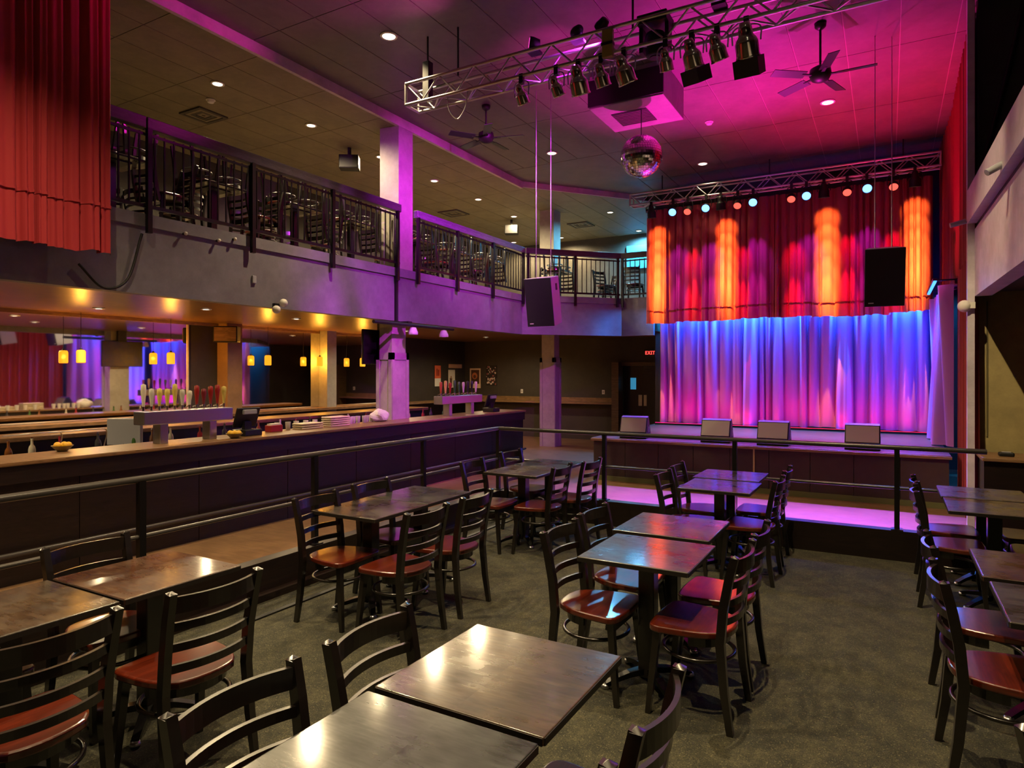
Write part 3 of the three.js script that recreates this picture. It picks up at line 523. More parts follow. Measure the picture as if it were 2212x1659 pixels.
for (const [x, z] of [[-0.6, -4.4], [-3.4, -1.6], [-0.9, -0.9], [-5.0, -2.4]]) downlight(V(x, 0, z), YC - 0.001, 'recessed downlight in the hall ceiling over the dining tables', 'hall ceiling downlights over the tables', x > -1 && z > -2 ? 75 : z < -4 ? 85 : 70, 0.09, false);
for (const [i, [u, v, k]] of [[470, 180, 1], [672, 270, 0.8], [822, 338, 0.8], [938, 390, 1], [1033, 430, 1.3], [1110, 467, 1], [1318, 458, 1], [1380, 498, 1], [1212, 513, 0.7], [1110, 523, 0.7]].entries()) downlight(onY(u, v, YBC - 0.001), YBC - 0.001, `${OR[i] || 'tenth'} recessed balcony ceiling downlight counted from the red curtain`, 'balcony ceiling downlights', 38 * k, 0.075, true, u > 1300 ? [0.15, 0.6, 1] : WARM);
for (const [u, v] of [[445, 667], [640, 688], [1115, 737], [1165, 741], [240, 700]]) { const p = onY(u, v, YSC - 0.001); if (p.x > XM + 0.3) downlight(p, YSC - 0.001, 'small downlight in the bronze ceiling over the bar', 'bar ceiling downlights', u > 1000 ? 12 : 11, 0.06, true); }
for (const [x, z] of [[-8.4, -2.6], [-10.4, -5.6], [-9.8, -12.2], [-9.6, -15.4]]) downlight(V(x, 0, z), YSC - 0.001, 'small downlight in the bronze ceiling farther from the hall', 'inner bar ceiling downlights', 13, 0.06, true);
{ // tilted eyeball lamp over the tables, aimed under the right balcony
  const t = thing('eyeball_lamp', 'tilted ceiling lamp over the tables aimed under the right balcony', 'lamp', [-0.6, YC - 0.001, -4.9]);
  obj('rim', lathe([[0.09, 0], [0.115, -0.002], [0.11, -0.016], [0.09, -0.02]], 20), M.white, t); obj('lamp', new THREE.SphereGeometry(0.085, 16, 8, 0, 7, Math.PI / 2, Math.PI / 2).translate(0, -0.004, 0), M.lamp, t);
  spot([-0.57, YC - 0.12, -4.99], [1.25, 1.3, -9.6], WARM, 80, 14, 0.7, 1.5);
}
// pendants in front of the mirrors
for (const [i, z] of [-12.5, -11.07, -9.6, -7.42, -5.87].entries()) {
  const y = 2.02, t = thing('pendant_lamp', OR[i] + ' amber cylinder pendant from the back wall, hanging before the mirrors', 'pendant lamp', [-11.42, y, z], 0, 'amber pendant lamps');
  obj('shade', lathe([[0.02, 0.11], [0.055, 0.105], [0.068, 0.08], [0.068, -0.09], [0.06, -0.105], [0.0, -0.105]], 18), M.pend, t);
  obj('cap', cyl([0, 0.105, 0], [0, 0.14, 0], 0.025, 0.015, 10), M.black, t);
  obj('cord', cyl([0, 0.14, 0], [0, YSC - y - 0.001, 0], 0.004, 0.004, 5), M.cable, t);
  point([-11.42, y, z], [1, 0.4, 0.04], 2.2, 1.5);
}
// stage lighting
blues.forEach((x, i) => spot([x + 0.02, 5.14, -13.86], [[-4.2, -3.0, -1.8, -0.6, 0.4][i], 0, [-9.6, -9.6, -9.2, -9.4, -9.6][i]], BLUE, 380, 15, 0.9, 2));
blues.forEach(x => { spot([x, 5.06, -13.9], [x, 4.1, -14.5], [0.35, 0.02, 1], 8, 20, 0.9, 1); spot([x, 5.06, -13.9], [x, 3.2, -14.5], [0.5, 0.02, 1], 34, 9, 0.9, 1); });   // violet spill on the valance
reds.forEach((x, i) => {
  spot([x, 5.05, -13.84], [x, 0.6, -12.9], PINK, 80, 22, 0.8, 2);                                    // stage floor
  spot([x, 5.06, -13.82], [x * 1.1 + 0.1, FL, -9.3], PINK, 200, 14, 0.9, 2);                          // dance floor
  spot([x, 5.06, -13.9], [x, 4.1, -14.5], [1, 0.008, 0.1], 10, 14, 0.8, 1); spot([x, 5.06, -13.9], [x, 3.2, -14.5], [1, 0.008, 0.1], 75, 7, 0.8, 1);   // spill on the valance
});
ambers.forEach((x, i) => { for (const [y, cd, a] of [[4.75, 7, 24], [4.4, 17, 18], [4.0, 46, 13.5], [3.55, 120, 10], [3.2, 240, 6.5]]) spot([x, 5.11, -13.95], [x + 0.02, y + 0.08, -14.5], AMBER, cd * 1.1, a, 1, 1); });
// red and pink LED battens on the stage floor graze the backdrop from below
[[-3.95, 1.2, [1, 0.005, 0.2]], [-2.62, 1.2, [1, 0.005, 0.1]], [-1.3, 1.2, [1, 0.006, 0.04]], [0.02, 1.2, [1, 0.006, 0.04]]].forEach(([x, l, c], i) => {
  const t = thing('led_batten', ['pinkish floor LED batten at the bar end of the backdrop', 'rose floor LED batten second from the bar end of the backdrop', 'red floor LED batten third from the bar end of the backdrop', 'red floor LED batten at the post end of the backdrop'][i], 'stage light', [x, 0.6, -14.5]);
  obj('housing', bx(-l / 2, l / 2, 0, 0.04, -0.035, 0.035), M.black, t); obj('tube', bx(-l / 2, l / 2, 0.04, 0.046, -0.02, 0.02), glow(c, 2), t);
  const a = new THREE.RectAreaLight(lin(c), 62, l, 0.05); a.position.set(x, 0.66, -14.5); a.lookAt(x, 2.4, -14.66); scene.add(a);
});
for (const [x, l] of [[-3.3, 2.4], [-0.7, 2.4]]) {
  const t = thing('led_bar', 'blue LED strip light hidden behind the valance above the backdrop', 'stage light', [x, 3.3, -14.84], 0, 'blue LED bars behind the valance');
  obj('housing', bx(-l / 2, l / 2, 0.0, 0.05, -0.03, 0.03), M.black, t); obj('tube', bx(-l / 2, l / 2, -0.012, 0.0, -0.02, 0.02), M.blueTube, t);
  for (const s of [-1, 1]) obj('hanger', cyl([s * l * 0.4, 0.045, 0.03], [s * l * 0.4, 2.13, 0.25], 0.008, 0.008, 5), M.black, t);
  const a = new THREE.RectAreaLight(lin([0.012, 0.26, 1]), 1500, l, 0.05); a.position.set(x, 3.28, -14.84); a.lookAt(x, 1.6, -14.86); scene.add(a);
}
{
  const t = thing('led_bar', 'blue LED strip light along the side wall curtain', 'stage light', [0.62, 3.16, -12.9], 0); const g = bx(-0.02, 0.02, -0.02, 0, -0.95, 0.95); obj('tube', g, M.blueTube, t); obj('housing', bx(-0.03, 0.03, 0, 0.04, -0.95, 0.95), M.black, t); for (const z of [-0.8, 0.8]) obj('bracket', bx(0.02, 0.3, 0.01, 0.03, z - 0.02, z + 0.02), M.black, t);
  const a = new THREE.RectAreaLight(lin([0.012, 0.22, 1]), 700, 0.04, 1.9); a.position.set(0.62, 3.13, -12.9); a.lookAt(0.66, 1.6, -12.9); scene.add(a);
}
{ // small LED uplights: behind the wedges on the stage floor, and washes on the hall truss
  const up = (x, y, z, to, c, cd, deg, label, lensC) => {
    const t = thing('uplight', label, 'stage light', [x, y, z]); const d = V(to[0] - x, to[1] - y, to[2] - z).normalize(), q = new THREE.Quaternion().setFromUnitVectors(V(0, 1, 0), d);
    obj('base', bx(-0.07, 0.07, 0, 0.03, -0.07, 0.07), M.black, t);
    obj('head', lathe([[0, -0.07], [0.05, -0.06], [0.07, 0.02], [0.07, 0.06], [0.06, 0.06], [0, 0.055]], 14).applyQuaternion(q).translate(0, 0.12, 0), M.black, t);
    obj('stem', cyl([0, 0.03, 0], [0, 0.08, 0], 0.02, 0.02, 8), M.black, t);
    obj('lens', new THREE.CylinderGeometry(0.055, 0.055, 0.006, 14).translate(0, 0.062, 0).applyQuaternion(q).translate(0, 0.12, 0), glow(lensC, 2), t);
    spot([x + d.x * 0.085, y + 0.12 + d.y * 0.085, z + d.z * 0.085], to, c, cd, deg, 0.9, 2);
  };
  up(-2.5, 0.6, -11.7, [-2.6, 6.08, -9.9], MAGENTA, 230, 27, 'small floor uplight behind the second wedge colouring the ceiling magenta', [1, 0.05, 0.5]);
  up(-1.6, 0.6, -11.7, [-1.2, 6.08, -9.6], MAGENTA, 115, 30, 'small floor uplight behind the third wedge colouring the ceiling magenta', [1, 0.05, 0.5]);
  up(-0.34, 0.6, -11.7, [-0.4, 6.08, -11.6], CRIMSON, 240, 30, 'small floor uplight behind the wedge near the white post, crimson', [1, 0.02, 0.15]);
  up(-1.5, 5.49, -6.92, [-1.9, 6.08, -11.3], VIOLET, 22, 9, 'small black violet spot on the hall truss throwing a patch on the ceiling', [0.4, 0.1, 1]);
  up(-2.75, 5.49, -6.85, [-7.3, 2.9, -9.6], PURPLE, 300, 36, 'small black purple wash light aimed at the balcony fascia', [0.8, 0.1, 1]);
  up(-3.6, 5.49, -6.85, [-7.2, 6.02, -4.6], MAGENTA, 24, 24, 'small black magenta wash light aimed along the ceiling edge trim', [1, 0.05, 0.5]);
  up(-3.05, 5.49, -6.85, [-7.2, 5.7, -11.4], MAGENTA, 18, 36, 'small black magenta wash light aimed at the balcony ceiling edge', [1, 0.05, 0.5]);
}
//SECTION-FURNITURE
function makeChair() {
  const t = thing('dining_chair', '', 'chair');
  const sh = new THREE.Shape(); sh.moveTo(-0.21, 0.12); sh.quadraticCurveTo(-0.21, 0.17, -0.15, 0.17); sh.quadraticCurveTo(0, 0.185, 0.15, 0.17); sh.quadraticCurveTo(0.21, 0.17, 0.21, 0.12); sh.bezierCurveTo(0.2, 0.02, 0.2, -0.1, 0.12, -0.18); sh.bezierCurveTo(0.06, -0.215, -0.06, -0.215, -0.12, -0.18); sh.bezierCurveTo(-0.2, -0.1, -0.2, 0.02, -0.21, 0.12);
  const sg = new THREE.ExtrudeGeometry(sh, { depth: 0.018, bevelEnabled: true, bevelSize: 0.012, bevelThickness: 0.009, bevelSegments: 3, curveSegments: 8 }); sg.rotateX(-Math.PI / 2); sg.translate(0, 0.437, 0);
  // shallow dish in the top face follows from a second, slightly sunk oval
  obj('seat', muv(sg, 1.6), M.seat, t);
  obj('seat_rail', [sweep(Array.from({ length: 19 }, (_, i) => { const a = Math.PI * (i / 18); return [0.17 * Math.cos(a), 0.405, 0.02 + 0.155 * Math.sin(a)]; }), [0, 1, 0], 0.05, 0.018)], M.frame, t);
  obj('front_rail', bx(-0.155, 0.155, 0.38, 0.43, -0.155, -0.137), M.frame, t);
  for (const s of [-1, 1]) {
    obj('back_post', [sweep([[s * 0.205, 0, 0.235], [s * 0.2, 0.2, 0.205], [s * 0.195, 0.43, 0.185], [s * 0.195, 0.6, 0.2], [s * 0.2, 0.75, 0.228], [s * 0.203, 0.862, 0.255]], [1, 0, 0], 0.034, 0.042, [0.75, 0.9, 1, 1, 0.95, 0.9]), (() => { const g = new THREE.ConeGeometry(0.024, 0.014, 4); g.rotateY(Math.PI / 4); g.translate(s * 0.203, 0.867, 0.256); return muv(g); })()], M.frame, t);
    obj('front_leg', sweep([[s * 0.175, 0.43, -0.138], [s * 0.19, 0.2, -0.16], [s * 0.2, 0, -0.18]], [1, 0, 0], 0.036, 0.036, [1, 0.9, 0.7]), M.frame, t);
  }
  [[0.81, 0.068, 0.245], [0.715, 0.034, 0.222], [0.625, 0.034, 0.206], [0.535, 0.034, 0.196]].forEach(([y, h, z]) => obj('slat', sweep(Array.from({ length: 13 }, (_, i) => { const k = i / 6 - 1; return [k * 0.19, y, z + 0.045 * (1 - k * k)]; }), [0, 1, 0], h, 0.016), M.frame, t));
  obj('ring_stretcher', tube(Array.from({ length: 20 }, (_, i) => { const a = i / 20 * 2 * Math.PI; return V(0.185 * Math.cos(a), 0.315, 0.025 + 0.18 * Math.sin(a)); }), 0.011, 36, 6, true), M.frame, t);
  return t;
}
function makeTable(mat) {
  const t = thing('dining_table', '', 'table');
  obj('table_top', rbx(-0.305, 0.305, 0.717, 0.745, -0.305, 0.305, 0.006).scale(1, 1, 1), mat, t);
  obj('edge_band', [bx(-0.307, -0.301, 0.719, 0.741, -0.3, 0.3), bx(0.301, 0.307, 0.719, 0.741, -0.3, 0.3), bx(-0.3, 0.3, 0.719, 0.741, -0.307, -0.301), bx(-0.3, 0.3, 0.719, 0.741, 0.301, 0.307)], M.tableEdge, t);
  obj('pedestal', rbx(-0.045, 0.045, 0.04, 0.705, -0.045, 0.045, 0.006), M.frame, t);
  obj('top_plate', bx(-0.16, 0.16, 0.703, 0.717, -0.16, 0.16), M.black, t);
  for (let k = 0; k < 4; k++) { const g = sweep([[0.03, 0.075, 0], [0.12, 0.065, 0], [0.2, 0.045, 0], [0.265, 0.022, 0]], [0, 0, 1], 0.045, 0.03, [1.1, 1, 0.85, 0.8]); g.rotateY(k * Math.PI / 2 + Math.PI / 4); const l = obj('base_arm', g, M.blackGloss, t); const f = lathe([[0, 0.03], [0.02, 0.028], [0.026, 0.012], [0.022, 0], [0, 0]], 10); f.rotateY(0); f.translate(0.262 * Math.SQRT1_2 * [1, 1, -1, -1][k], 0, 0.262 * Math.SQRT1_2 * [-1, 1, 1, -1][k] * -1 * -1); obj('glide', f, M.steel, l); }
  return t;
}
const ord = ['first', 'second', 'third', 'fourth', 'fifth', 'sixth'];
// rows of table pairs: x of the table centre, back-top x of the chairs on each side
const rows = [
  { n: 'bar-side row', x: -3.27, z: [-6.61, -6.0, -4.4, -3.78, -2.0, -1.37], xs: [-3.28, -3.28, -3.38, -3.37, -3.25, -3.25], L: [[-3.77, -6.58], [-3.7, -5.68], [-3.7, -4.15], [-3.64, -3.5], [-3.69, -1.93], [-3.68, -1.28]], R: [[-2.64, -6.3], [-2.73, -5.76], [-2.64, -4.1], [-2.63, -3.5], [-2.5, -1.84], [-2.53, -1.22]] },
  { n: 'middle row', x: -1.15, z: [-6.74, -6.07, -4.32, -3.63, -1.93, -1.29], xs: [-1.35, -1.31, -1.24, -1.18, -1.13, -1.13], L: [[-1.79, -6.43], [-1.76, -5.84], [-1.68, -4.03], [-1.66, -3.48], [-1.6, -1.8], [-1.61, -1.24]], R: [[-0.82, -6.62], [-0.8, -5.95], [-0.64, -4.02], [-0.64, -3.5], [-0.55, -1.78], [-0.55, -1.2]] },
  { n: 'balcony-side row', x: 0.7, z: [-6.74, -6.09, -4.3, -3.62], xs: [0.68, 0.69, 0.71, 0.73], L: [[0.2, -6.55], [0.19, -6.0], [0.2, -4.2], [0.2, -3.55]], R: [[1.22, -6.6], [1.22, -6.0], [1.24, -4.2], [1.25, -3.6]] },
];
const protoT = []; let chair0;
const matPick = [[2, 1, 2, 0, 3, 1], [0, 0, 0, 0, 1, 2], [1, 1, 3, 0]];
rows.forEach((r, ri) => r.z.forEach((z, i) => {
  const m = matPick[ri][i], lab = `dark square pedestal table, ${ord[i]} from the stage rail in the ${r.n}`;
  if (!protoT[m]) { protoT[m] = makeTable(M.tables[m]); protoT[m].position.set(r.xs[i], 0, z); protoT[m].userData.label = lab; protoT[m].userData.group = 'pedestal dining tables'; }
  else dup(protoT[m], [r.xs[i], 0, z], (i % 2) * Math.PI, lab, 'pedestal dining tables');
  for (const [side, k, th] of [['bar', r.L, -Math.PI / 2], ['far', r.R, Math.PI / 2]]) {
    const c = k[i], dx = th < 0 ? 0.25 : -0.25, cl = `ladder-back chair on the ${side == 'bar' ? 'bar' : 'right-balcony'} side of the ${ord[i]} table from the stage rail, ${r.n.replace(' row', '')}`;
    const turn = th + rr(-0.05, 0.05);
    if (!chair0) { chair0 = makeChair(); chair0.position.set(c[0] + dx, 0, c[1]); chair0.rotation.y = turn; chair0.userData.label = cl; chair0.userData.group = 'ladder-back dining chairs'; }
    else dup(chair0, [c[0] + dx, 0, c[1]], turn, cl, 'ladder-back dining chairs');
  }
}));
{ // one more place at the bottom right
  dup(chair0, [0.62, 0, -2.02], -Math.PI / 2 + 0.5, 'single ladder-back chair turned aside past the last balcony-side table', 'ladder-back dining chairs');
}
// balcony: stacked chairs and tables
{
  const T = protoT[0];
  const lab = 'ladder-back chair stored upright behind the balcony railing', lab2 = 'ladder-back chair upturned on a table behind the balcony railing', lt = 'pedestal table stored behind the balcony railing';
  const y = YBF - 0.06; const g1 = 'stored balcony chairs', g2 = 'upturned balcony chairs', g3 = 'stored balcony tables';
  const place = (x, z, a, i) => {
    dup(T, [x, y, z], 0, `pedestal table stored behind the balcony railing, ${OR[i]} from the red curtain`, g3);
    for (const s of [-1, 1]) { const c = dup(chair0, [x, y + 0.746 + 0.464, z + s * 0.205], 0, `upturned ladder-back chair on the ${s > 0 ? 'curtain' : 'stage'} side of the ${OR[i]} stored balcony table`, g2); c.rotation.set(Math.PI, s > 0 ? Math.PI + a : a, 0); }
    dup(chair0, [x - 0.62, y, z + rr(-0.1, 0.1)], Math.PI / 2 + rr(-.3, .3), `upright ladder-back chair behind the ${OR[i]} stored balcony table from the red curtain`, g1);
  };
  for (const [i, [x, z]] of [[-7.75, -4.3], [-7.8, -5.65], [-7.75, -7.0], [-7.75, -8.2], [-7.75, -9.9], [-7.8, -11.2], [-7.75, -12.5], [-7.0, -14.6]].entries()) place(x, z, rr(-0.06, 0.06), i);
  for (const z of [-5.0, -6.4, -7.6, -10.5, -11.9]) { dup(chair0, [-9.1, y, z], rr(0, 6), lab, g1); dup(chair0, [-9.15, y, z - 0.62], rr(0, 6), lab, g1); }
  for (const z of [-4.97, -6.33, -10.55, -11.85]) dup(chair0, [-7.7, y, z], Math.PI + rr(-.2, .2), lab, g1);
  for (const [x, z] of [[-6.1, -15.4], [-5.4, -15.5], [-6.4, -16.2]]) dup(chair0, [x, y, z], rr(0, 6), lab, g1);
  tag(obj('wall_panel', bx(-6.9, -6.2, 4.9, 5.6, ZU, ZU + 0.06), std([0.1, 0.4, 0.6], 0.5)), 'blue lit panel on the balcony back wall', 'panel');
}
//SECTION-BAR
{
  const t = thing('bar_counter', 'long dark wooden bar counter with a pale top edge and foot rail', 'bar');
  const xa = -6.75, xb = -7.4, z1 = -12.43, yt = 0.96;
  const n = 12; for (let k = 0; k < n; k++) { const za = ZN - 0.1 - (ZN - 0.1 - z1) * k / n, zb = ZN - 0.1 - (ZN - 0.1 - z1) * (k + 1) / n; obj('front_panel', bx(xa - 0.1, xa - 0.06, FL, yt - 0.04, zb + 0.004, za - 0.004), M.bar, t); }
  obj('body', bx(xb + 0.05, xa - 0.1, FL, yt - 0.04, z1 + 0.02, ZN - 0.1), M.black, t);
  obj('end_panel', bx(xb, xa - 0.06, FL, yt - 0.04, z1, z1 + 0.02), M.bar, t);
  obj('worktop', rbx(xb, xa, yt - 0.04, yt, z1 - 0.03, ZN - 0.05, 0.01), M.barTop, t);
  obj('fascia_board', bx(xa - 0.05, xa - 0.02, yt - 0.2, yt - 0.04, z1 - 0.01, ZN - 0.1), M.bar, t);
  obj('foot_rail', cyl([xa + 0.03, 0.14, ZN - 0.2], [xa + 0.03, 0.14, z1 + 0.1], 0.025, 0.025, 8), M.railTop, t);
  for (let z = 2; z > z1; z -= 1.8) obj('bracket', [cyl([xa - 0.06, 0.14, z], [xa + 0.03, 0.14, z], 0.014, 0.014, 6)], M.black, t);
  const r = thing('bar_counter', 'rear bar counter facing the mirrors with a pale wooden edge', 'bar');
  obj('body', bx(-9.85, -9.4, FL, 0.9, -12.3, 2.5), M.black, r); obj('worktop', rbx(-9.95, -9.3, 0.9, 0.96, -12.4, 2.6, 0.01), M.barTop, r);
  obj('end_panel', bx(-9.95, -9.35, FL, 0.9, -12.35, -12.3), M.bar, r);
  const u = thing('back_bar_unit', 'low steel-topped work unit inside the bar', 'cabinet');
  obj('body', bx(-8.75, -8.3, FL, 0.68, -12, 1.5), M.black, u); obj('worktop', bx(-8.78, -8.27, 0.68, 0.71, -12, 1.5), M.steel, u);
  // beer towers
  const cols = [0x8f1d16, 0x2c5a2a, 0xc9b35a, 0xb9b4a8, 0x1c1c20, 0xa3562a, 0x76202a, 0x5f7a34, 0xd0c8b4];
  const tower = (z0, z1, label, nt) => {
    const T = thing('beer_tap_tower', label, 'beer tap', [-7.1, yt, (z0 + z1) / 2]); const h = Math.abs(z1 - z0) / 2;
    obj('beam', rbx(-0.1, 0.1, 0.22, 0.37, -h, h, 0.01), M.steel, T);
    for (const s of [-1, 1]) obj('leg', rbx(-0.07, 0.07, 0, 0.22, s * h * 0.55 - 0.05, s * h * 0.55 + 0.05, 0.008), M.steel, T);
    for (let k = 0; k < nt; k++) {
      const z = -h + 2 * h * (k + 0.6) / (nt + 0.2), hh = rr(0.16, 0.26);
      const sp = obj('tap', [cyl([0, 0.37, z], [0, 0.42, z], 0.013, 0.013, 8), cyl([0, 0.41, z], [-0.07, 0.39, z], 0.01, 0.008, 6)], M.chrome, T);
      obj('tap_handle', lathe([[0, 0.42], [0.014, 0.42], [0.018, 0.47], [0.03, 0.42 + hh * 0.7], [0.026, 0.42 + hh * 0.95], [0, 0.42 + hh]], 8).translate(0, 0, z), std(cols[Math.floor(rnd() * cols.length)], 0.4), sp);
    }
  };
  tower(-4.24, -5.36, 'steel beer tap tower with many handles on the bar counter', 12);
  tower(-9.75, -11.1, 'steel beer tap tower farther along beyond the panelled column', 9);
  const till = (z, label) => {
    const T = thing('till', label, 'till', [-7.08, yt, z], Math.PI);
    obj('base', rbx(-0.14, 0.12, 0, 0.08, -0.13, 0.13, 0.012), M.black, T); obj('stand', bx(-0.03, 0.03, 0.08, 0.18, -0.05, 0.05), M.black, T);
    const s = rbx(-0.015, 0.02, -0.13, 0.13, -0.17, 0.17, 0.01); s.rotateZ(0.35); s.translate(0, 0.23, 0); obj('screen', s, M.black, T);
    const p = rbx(-0.02, 0.02, -0.03, 0.03, -0.1, 0.1, 0.01); p.translate(-0.06, 0.3, 0); obj('customer_display', p, M.speakerBox, T);
  };
  till(-5.62, 'black till terminal beside the beer taps'); till(-11.55, 'black till terminal near the end of the bar counter');
  { const T = thing('monitor_screen', 'grey monitor back on the bar work unit', 'screen', [-8.5, 0.71, -4.9], 0.5); obj('case', rbx(-0.22, 0.22, 0.12, 0.46, -0.03, 0.03, 0.012), M.speakerBox, T); obj('stand', cyl([0, 0, 0], [0, 0.14, 0], 0.07, 0.03, 10), M.black, T); }
  // bottles, glasses, bowls on the bar
  const prof = [[0, 0], [0.036, 0], [0.038, 0.02], [0.038, 0.17], [0.03, 0.205], [0.014, 0.23], [0.013, 0.29], [0.015, 0.295], [0, 0.297]];
  const bcol = [[0.06, 0.14, 0.04], [0.2, 0.07, 0.02], [0.5, 0.45, 0.35], [0.3, 0.02, 0.03], [0.05, 0.05, 0.06]];
  const bl = ['green', 'brown', 'pale', 'dark red', 'black'];
  const bm = bcol.map(c => phy(c, 0.1, { clearcoat: 1 }));
  for (let k = 0; k < 26; k++) { const q = k % 5, z = -3.2 - k * 0.34; const B = thing('bottle', `${bl[q]} glass bottle standing on the bar work unit`, 'bottle', [-8.4 + rr(-0.1, 0.08), 0.71, z + rr(-0.1, 0.1)], 0, 'bottles on the work unit'); obj('glass', lathe(prof, 10), bm[q], B); obj('cap', cyl([0, 0.297, 0], [0, 0.31, 0], 0.014, 0.014, 8), M.chrome, B); }
  for (let k = 0; k < 14; k++) tag(obj('glass_tumbler', lathe([[0, 0], [0.03, 0], [0.038, 0.11], [0.036, 0.11], [0.028, 0.008], [0, 0.008]], 12).translate(-7.3 + rr(-0.03, 0.03), yt, k < 7 ? -6.3 - k * 0.17 : -7.7 - (k - 7) * 0.1), M.white), 'short pale tumbler on the bar counter', 'glass', 'tumblers on the bar counter');
  const bowl = (p, c, label) => { const B = thing('bowl', label, 'bowl', p); obj('dish', lathe([[0, 0], [0.04, 0], [0.1, 0.06], [0.095, 0.06], [0.04, 0.01], [0, 0.008]], 16), std(0x8a7a50, 0.4), B); for (let k = 0; k < 5; k++) obj('fruit', new THREE.SphereGeometry(0.035, 10, 8).translate(0.05 * Math.cos(k * 1.3), 0.06, 0.05 * Math.sin(k * 1.3)), std(c, 0.5), B); };
  bowl([-7.55 + 0.3, yt, -3.55], 0xd9a21c, 'bowl of yellow lemons on the bar near the drainer'); bowl([-6.9, yt, -5.3], 0xe0b030, 'bowl of yellow fruit between tap tower and till');
  { const B = thing('red_caddy', 'red plastic napkin caddy on the bar counter', 'caddy', [-7.2, yt, -6.15]); obj('box', rbx(-0.06, 0.06, 0, 0.09, -0.1, 0.1), std(0x9c1a1a, 0.4), B); obj('napkins', bx(-0.04, 0.04, 0.085, 0.11, -0.08, 0.08), M.white, B); }
  for (let k = 0; k < 2; k++) { const B = thing('plate_stack', k ? 'taller stack of cream trays on the bar counter' : 'lower stack of cream trays on the bar counter', 'plates', [-7.2, yt, -6.75 - k * 0.55]); for (let i = 0; i < 3 + k * 2; i++) obj('tray', rbx(-0.1, 0.1, i * 0.03, i * 0.03 + 0.022, -0.2, 0.2), std([0.6, 0.5, 0.33], 0.5), B); }
  { const B = thing('rag_bundle', 'white cloth bundle on the bar next to the panelled column', 'cloth', [-7.25, yt, -8.35]); const g = new THREE.IcosahedronGeometry(0.13, 3); const pa = g.attributes.position; for (let i = 0; i < pa.count; i++) { const x = pa.getX(i), y = pa.getY(i), z = pa.getZ(i), k = 1 + 0.2 * Math.sin(x * 30 + y * 21) * Math.cos(z * 25); pa.setXYZ(i, x * k, Math.max(-0.09, y * 0.8 * k), z * k * 1.3); } g.translate(0, 0.09, 0); g.computeVertexNormals(); obj('cloth', g, M.white, B); }
  { const B = thing('glass_drainer', 'wire glass drainer on the bar counter', 'rack', [-7.3, yt, -3.3]); for (const s of [0, 1]) obj('wire_hoop', tube([[-0.12, 0, -0.3 + s * -0.45], [-0.1, 0.16, -0.32 + s * -0.45], [0.06, 0.2, -0.1 + s * -0.45], [0.12, 0.2, 0.3 + s * -0.45]], 0.006, 16, 5), M.steel, B); }
}
